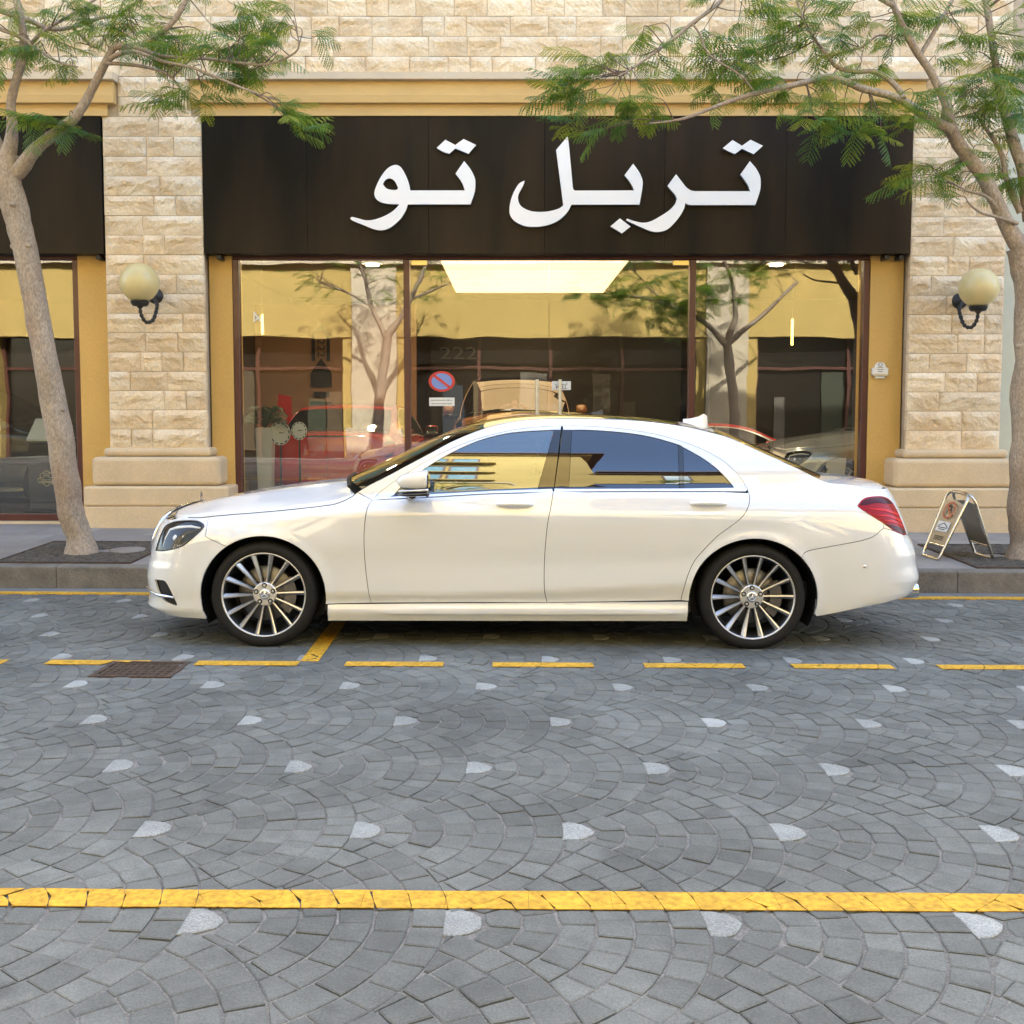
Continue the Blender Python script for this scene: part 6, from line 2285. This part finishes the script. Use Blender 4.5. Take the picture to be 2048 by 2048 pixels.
def leaf_proto(seed, pairs=11, length=.36):
    """bipinnate leaf along +x, droops to -z; returns vertex array and triangle/quad list"""
    rr = random.Random(seed)
    V, F_ = [], []
    def strip_(p0, d, side, ln, w):
        """toothed pinna"""
        k = 7
        up = d.cross(side).normalized()
        b = len(V)
        for i in range(k + 1):
            t = i / k
            c = p0 + d * (ln * t) + Vector((0, 0, -.25 * ln * t * t))
            ww = w * (math.sin(math.pi * min(1, .12 + .86 * t)) ** .6)
            for s_ in (-1, 1):
                V.append(c + side * (s_ * ww) + d * (.10 * ln / k * 2) + up * (ww * .25))
            V.append(c)
            for s_ in (-1, 1):
                V.append(c + side * (s_ * ww * .62) + d * (.5 * ln / k))
        for i in range(k):
            a = b + 5 * i
            n = a + 5
            # two saw teeth, one each side of the midrib
            F_.append((a + 2, a, a + 3)); F_.append((a + 2, a + 4, a + 1))
            F_.append((a + 2, a + 3, n + 2)); F_.append((a + 2, n + 2, a + 4))
    for i in range(pairs):
        t = (i + .8) / pairs
        x = length * t
        z = -.16 * length * t ** 2
        ln = length * .40 * (math.sin(math.pi * (.18 + .70 * t)) ** .8) * rr.uniform(.9, 1.1)
        for s_ in (-1, 1):
            a = R(rr.uniform(52, 66)) * (1 - .25 * t)
            d = Vector((math.cos(a), s_ * math.sin(a), -.20 - .25 * t + rr.uniform(-.1, .1))).normalized()
            side = Vector((-d.y, d.x, 0)).normalized()
            strip_(Vector((x, 0, z)), d, side, ln, .0100)
    b = len(V)
    for i in range(6):
        t = i / 5
        for s_ in (-1, 1):
            V.append(Vector((length * t * 1.0, s_ * .0022, -.16 * length * t * t)))
    for i in range(5):
        a = b + 2 * i
        F_.append((a, a + 2, a + 3)); F_.append((a, a + 3, a + 1))
    return np.array([v[:] for v in V]), np.array(F_)


PROTOS = [leaf_proto(s_, 8 + s_ % 4, .22 + .035 * (s_ % 5)) for s_ in range(10)]


def build_tree(name, limbs, clouds, label, seed, leaf_scale=1., per=(3, 5)):
    rr = random.Random(seed)
    base = Vector(limbs[0][0][:3])
    root = tag(empty(name, base), label, 'tree')
    mb = MB()
    nodes = []
    for li, l in enumerate(limbs):
        pts = catmull([Vector(p[:3]) for p in l], 5)
        rad = catmull([(p[3], 0, 0) for p in l], 5)
        ps = []
        for i, p in enumerate(pts):
            wob = .5 * rad[i][0] if li else .25 * rad[i][0]
            ps.append(Vector(p) - base + Vector((noise3(p[2] * 3, li * 7.1) * wob, noise3(p[2] * 3, li * 3.3, 5) * wob, 0)))
        rs = [max(.0012, r_[0] * (1 + .10 * noise3(i * .55, li * 5.5))) for i, r_ in enumerate(rad)]
        if li == 0:
            rs = [r_ * (1 + .35 * max(0, 1 - i / 4) ** 2) for i, r_ in enumerate(rs)]
        mb.tube([p[:] for p in ps], rs, 20 if li == 0 else (14 if rs[0] > .03 else 8))
        if li:
            nodes += [(p, r_) for p, r_ in list(zip(ps, rs))[3:]]
    # old branch scars on the trunk
    tl = limbs[0]
    for k in range(7):
        q = tl[rr.randrange(2, len(tl) - 1)]
        a = rr.uniform(0, 2 * math.pi)
        c = Vector(q[:3]) - base
        d = Vector((math.cos(a), -abs(math.sin(a)), .3)).normalized()
        mb.tube([(c + d * q[3] * .75)[:], (c + d * (q[3] * 1.12))[:], (c + d * (q[3] * 1.2))[:]], [.035, .026, .012], 9)
    vv = []
    for p in mb.v:
        q = Vector(p)
        a_ = .010 * noise3(q.x * 9, q.y * 9, q.z * 5) + .004 * noise3(q.x * 30, q.y * 30, q.z * 14)
        b_ = .010 * noise3(q.x * 9 + 40, q.y * 9, q.z * 5)
        w_ = 1 if q.z < 3 else .3
        vv.append((q.x + a_ * w_, q.y + b_ * w_, q.z))
    mb.v = vv
    mb.build('trunk', M_BARK, root)
    tw = MB()
    VV, FF, TT = [], [], []
    nv = 0
    NP = np.array([n[0][:] for n in nodes])
    for (cx, cy_, cz, rx, ry, rz, n) in clouds:
        for _ in range(n):
            while True:
                a, b_, c_ = rr.uniform(-1, 1), rr.uniform(-1, 1), rr.uniform(-1, 1)
                if a * a + b_ * b_ + c_ * c_ < 1: break
            tip = Vector((cx + a * rx, cy_ + b_ * ry, cz + c_ * rz)) - base
            d2 = ((NP - np.array(tip[:])) ** 2).sum(1)
            k = int(np.argsort(d2)[min(len(d2) - 1, rr.randrange(0, 6))])
            st = nodes[k][0]
            mid = st.lerp(tip, .5) + Vector((rr.uniform(-.08, .08), rr.uniform(-.08, .08), rr.uniform(-.03, .10)))
            path = catmull([st, mid, tip], 4)
            L_ = (tip - st).length
            r0 = min(nodes[k][1] * .7, .004 + .006 * L_)
            tw.tube(path, [r0 + (.0018 - r0) * i / (len(path) - 1) for i in range(len(path))], 5, caps=False)
            out_d = (tip - st)
            az0 = math.atan2(out_d.y, out_d.x)
            m = rr.randint(*per)
            for q in range(m):
                az = az0 + rr.uniform(-1.5, 1.5) if q else az0 + rr.uniform(-.4, .4)
                el = rr.uniform(-.40, .38)
                if rr.random() < .08: el = rr.uniform(-1.2, -.7)
                roll = rr.uniform(-.5, .5)
                s_ = leaf_scale * rr.uniform(.75, 1.25)
                M = Matrix.Rotation(az, 3, 'Z') @ Matrix.Rotation(-el, 3, 'Y') @ Matrix.Rotation(roll, 3, 'X')
                pv, pf = PROTOS[rr.randrange(len(PROTOS))]
                at_ = Vector(path[-1]).lerp(Vector(path[rr.randrange(max(0, len(path) - 3), len(path))]), rr.random())
                P_ = (pv * s_) @ np.array(M).T + np.array(at_[:])
                VV.append(P_)
                FF.append(pf + nv)
                tone = min(1, max(0, rr.gauss(.55, .26)))
                TT.append(np.full(len(pf), tone))
                nv += len(pv)
    tag(tw.build('twigs', M_TWIG, root), kind='stuff')
    V = np.concatenate(VV); F_ = np.concatenate(FF); T_ = np.concatenate(TT)
    me = bpy.data.meshes.new('crown')
    me.vertices.add(len(V)); me.vertices.foreach_set('co', V.astype(np.float32).ravel())
    me.loops.add(len(F_) * 3); me.loops.foreach_set('vertex_index', F_.astype(np.int32).ravel())
    me.polygons.add(len(F_))
    me.polygons.foreach_set('loop_start', np.arange(0, len(F_) * 3, 3, dtype=np.int32))
    at = me.attributes.new('leaf_tone', 'FLOAT', 'FACE')
    at.data.foreach_set('value', T_.astype(np.float32))
    me.materials.append(M_LEAF)
    me.update(calc_edges=True)
    link(bpy.data.objects.new('crown', me), root)
    return root


build_tree('street_tree', LIMBS_L, CLOUD_L, 'leaning tree with feathery leaves in front of the left pilaster', 11, .88)
build_tree('street_tree', LIMBS_R, CLOUD_R, 'tree at the right edge spreading feathery branches over the sign', 23, .88)
# trees on the camera's own side, met only as reflections and shadows
FL = [[(-3.2, -.9, .1, .12), (-3.15, -.9, 1.5, .11), (-3.0, -.9, 2.6, .10), (-2.9, -.9, 3.2, .085)],
      [(-2.9, -.9, 3.1, .08), (-2.4, -.8, 3.9, .055), (-2.0, -.6, 4.7, .04), (-1.7, -.5, 5.4, .025)],
      [(-2.95, -.9, 3.0, .08), (-3.3, -.9, 3.8, .055), (-3.5, -.8, 4.6, .04), (-3.9, -.6, 5.4, .02)],
      [(-2.4, -.8, 3.9, .035), (-2.0, -.7, 4.1, .025), (-1.4, -.6, 4.3, .015), (-.9, -.5, 4.4, .01)],
      [(-3.3, -.9, 3.8, .035), (-3.9, -.9, 4.1, .025), (-4.5, -.8, 4.3, .012)]]
F2 = [[(5.3, -.9, .1, .13), (5.25, -.9, 1.4, .12), (5.15, -.85, 2.4, .11), (5.05, -.8, 2.9, .10)],
      [(5.05, -.8, 2.85, .09), (4.5, -.7, 3.4, .06), (3.6, -.6, 3.8, .045), (2.6, -.5, 4.0, .03), (1.6, -.4, 4.1, .015)],
      [(5.05, -.8, 2.85, .09), (5.2, -.7, 3.7, .06), (5.0, -.6, 4.6, .04), (4.6, -.5, 5.4, .02)],
      [(5.1, -.8, 2.9, .08), (5.9, -.7, 3.6, .05), (6.6, -.6, 4.3, .03)],
      [(3.6, -.6, 3.8, .03), (3.0, -.6, 4.4, .02), (2.4, -.5, 4.9, .012)]]
C2 = [(2.0, -.45, 4.2, .9, .4, .45, 18), (3.3, -.5, 4.0, 1.0, .5, .5, 26), (4.4, -.6, 3.9, .9, .5, .6, 24), (2.8, -.5, 4.9, 1.1, .5, .4, 18), (5.3, -.6, 4.6, .9, .5, .6, 16), (3.6, -.5, 3.3, .7, .4, .25, 8)]
CF = [(-1.8, -.6, 4.8, .9, .5, .5, 16), (-3.6, -.7, 4.9, .9, .5, .5, 26), (-2.7, -.6, 5.3, 1.4, .6, .6, 30), (-1.2, -.5, 4.4, .8, .4, .5, 20), (-2.6, -.8, 4.2, 1.0, .3, .7, 34), (-4.6, -.6, 4.5, .9, .4, .6, 22)]
build_tree('facing_tree', FL, CF, 'tree on the camera side of the street mirrored in the left window', 31, .8, (1, 2))
build_tree('facing_tree', F2, C2, 'leafy tree on the camera side of the street mirrored in the right window', 37, 1.35, (4, 6))
# ------------------------------------------------------------------ the photographer, mirrored in the glass door
M_SKIN = pmat('skin', (.50, .28, .19), .5, var=.08, vs=20)
M_SHIRT = pmat('pale_blue_shirt', (.62, .66, .72), .8, var=.12, vs=12)
M_TROU = pmat('dark_trousers', (.03, .032, .045), .85)
M_HAIR = pmat('dark_hair', (.02, .014, .010), .6, bump=.004, bs=80)


def skin_body(name, verts, edges, parent, mats, sub=2, root=0):
    me = bpy.data.meshes.new(name)
    me.from_pydata([v[0] for v in verts], edges, [])
    o = bpy.data.objects.new(name, me)
    COL.objects.link(o)
    o.modifiers.new('skin', 'SKIN')
    sl = me.skin_vertices[0].data
    for i, v in enumerate(verts):
        sl[i].radius = v[1] if isinstance(v[1], tuple) else (v[1], v[1])
        sl[i].use_root = i == root
    sd = o.modifiers.new('sub', 'SUBSURF'); sd.levels = sub; sd.render_levels = sub
    dg = bpy.context.evaluated_depsgraph_get()
    m2 = bpy.data.meshes.new_from_object(o.evaluated_get(dg))
    bpy.data.objects.remove(o)
    m2.name = name
    m2.polygons.foreach_set('use_smooth', [True] * len(m2.polygons))
    m2.materials.clear()
    for m in mats: m2.materials.append(m)
    return link(bpy.data.objects.new(name, m2), parent)


pz = road_z(.05, -.3)
t = tag(empty('person', (.05, -.30, pz)), 'person in a pale shirt raising both hands to a camera, mirrored in the glass door', 'person')
bv = [((0, 0, .86), (.15, .11)), ((0, .0, 1.05), (.14, .10)), ((0, 0, 1.26), (.17, .105)), ((0, .0, 1.34), (.09, .075)), ((0, .01, 1.40), .052), ((0, .02, 1.47), (.068, .085)), ((0, .015, 1.56), (.075, .092)), ((0, .01, 1.62), (.05, .06)),
      ((-.17, 0, 1.29), .062), ((-.31, .06, 1.33), .045), ((-.20, .16, 1.44), .035), ((-.10, .20, 1.46), .030),
      ((.17, 0, 1.29), .062), ((.31, .06, 1.35), .045), ((.20, .16, 1.45), .035), ((.10, .20, 1.46), .030),
      ((-.09, 0, .80), .09), ((-.10, .01, .45), .062), ((-.10, -.02, .09), .042), ((-.11, .13, .035), .036),
      ((.09, 0, .80), .09), ((.10, .01, .45), .062), ((.10, -.02, .09), .042), ((.11, .13, .035), .036)]
be = [(0, 1), (1, 2), (2, 3), (3, 4), (4, 5), (5, 6), (6, 7), (2, 8), (8, 9), (9, 10), (10, 11), (2, 12), (12, 13), (13, 14), (14, 15), (0, 16), (16, 17), (17, 18), (18, 19), (0, 20), (20, 21), (21, 22), (22, 23)]
body = skin_body('body', bv, be, t, [M_SKIN, M_SHIRT, M_TROU, M_HAIR])
for p in body.data.polygons:
    c = p.center
    if c.z < .88: p.material_index = 2
    elif c.z < 1.365 and abs(c.x) < .22: p.material_index = 1
    elif c.z > 1.55 or (c.z > 1.44 and c.y < -.02 and abs(c.x) < .1): p.material_index = 3
for sgn in (-1, 1):
    hv = [((sgn * .10, .20, 1.46), (.030, .018)), ((sgn * .055, .225, 1.475), (.034, .016))]
    he = [(0, 1)]
    for k in range(4):
        n = len(hv)
        z_ = 1.455 + k * .017
        hv += [((sgn * .035, .245, z_), .0085), ((sgn * .012, .255, z_ + .003), .008), ((sgn * -.004, .243, z_ + .004), .007)]
        he += [(1, n), (n, n + 1), (n + 1, n + 2)]
    n = len(hv)
    hv += [((sgn * .05, .20, 1.452), .010), ((sgn * .03, .19, 1.447), .008)]
    he += [(0, n), (n, n + 1)]
    skin_body('hand', hv, he, t, [M_SKIN], 1)
MB().box((-.045, .215, 1.438), (.045, .238, 1.50), .006).build('held_camera', M_IRON, t)
for sgn in (-1, 1):
    MB().box((sgn * .11 - .045, -.06, .0), (sgn * .11 + .045, .20, .075), .02).build('shoe', M_TYRE, t)
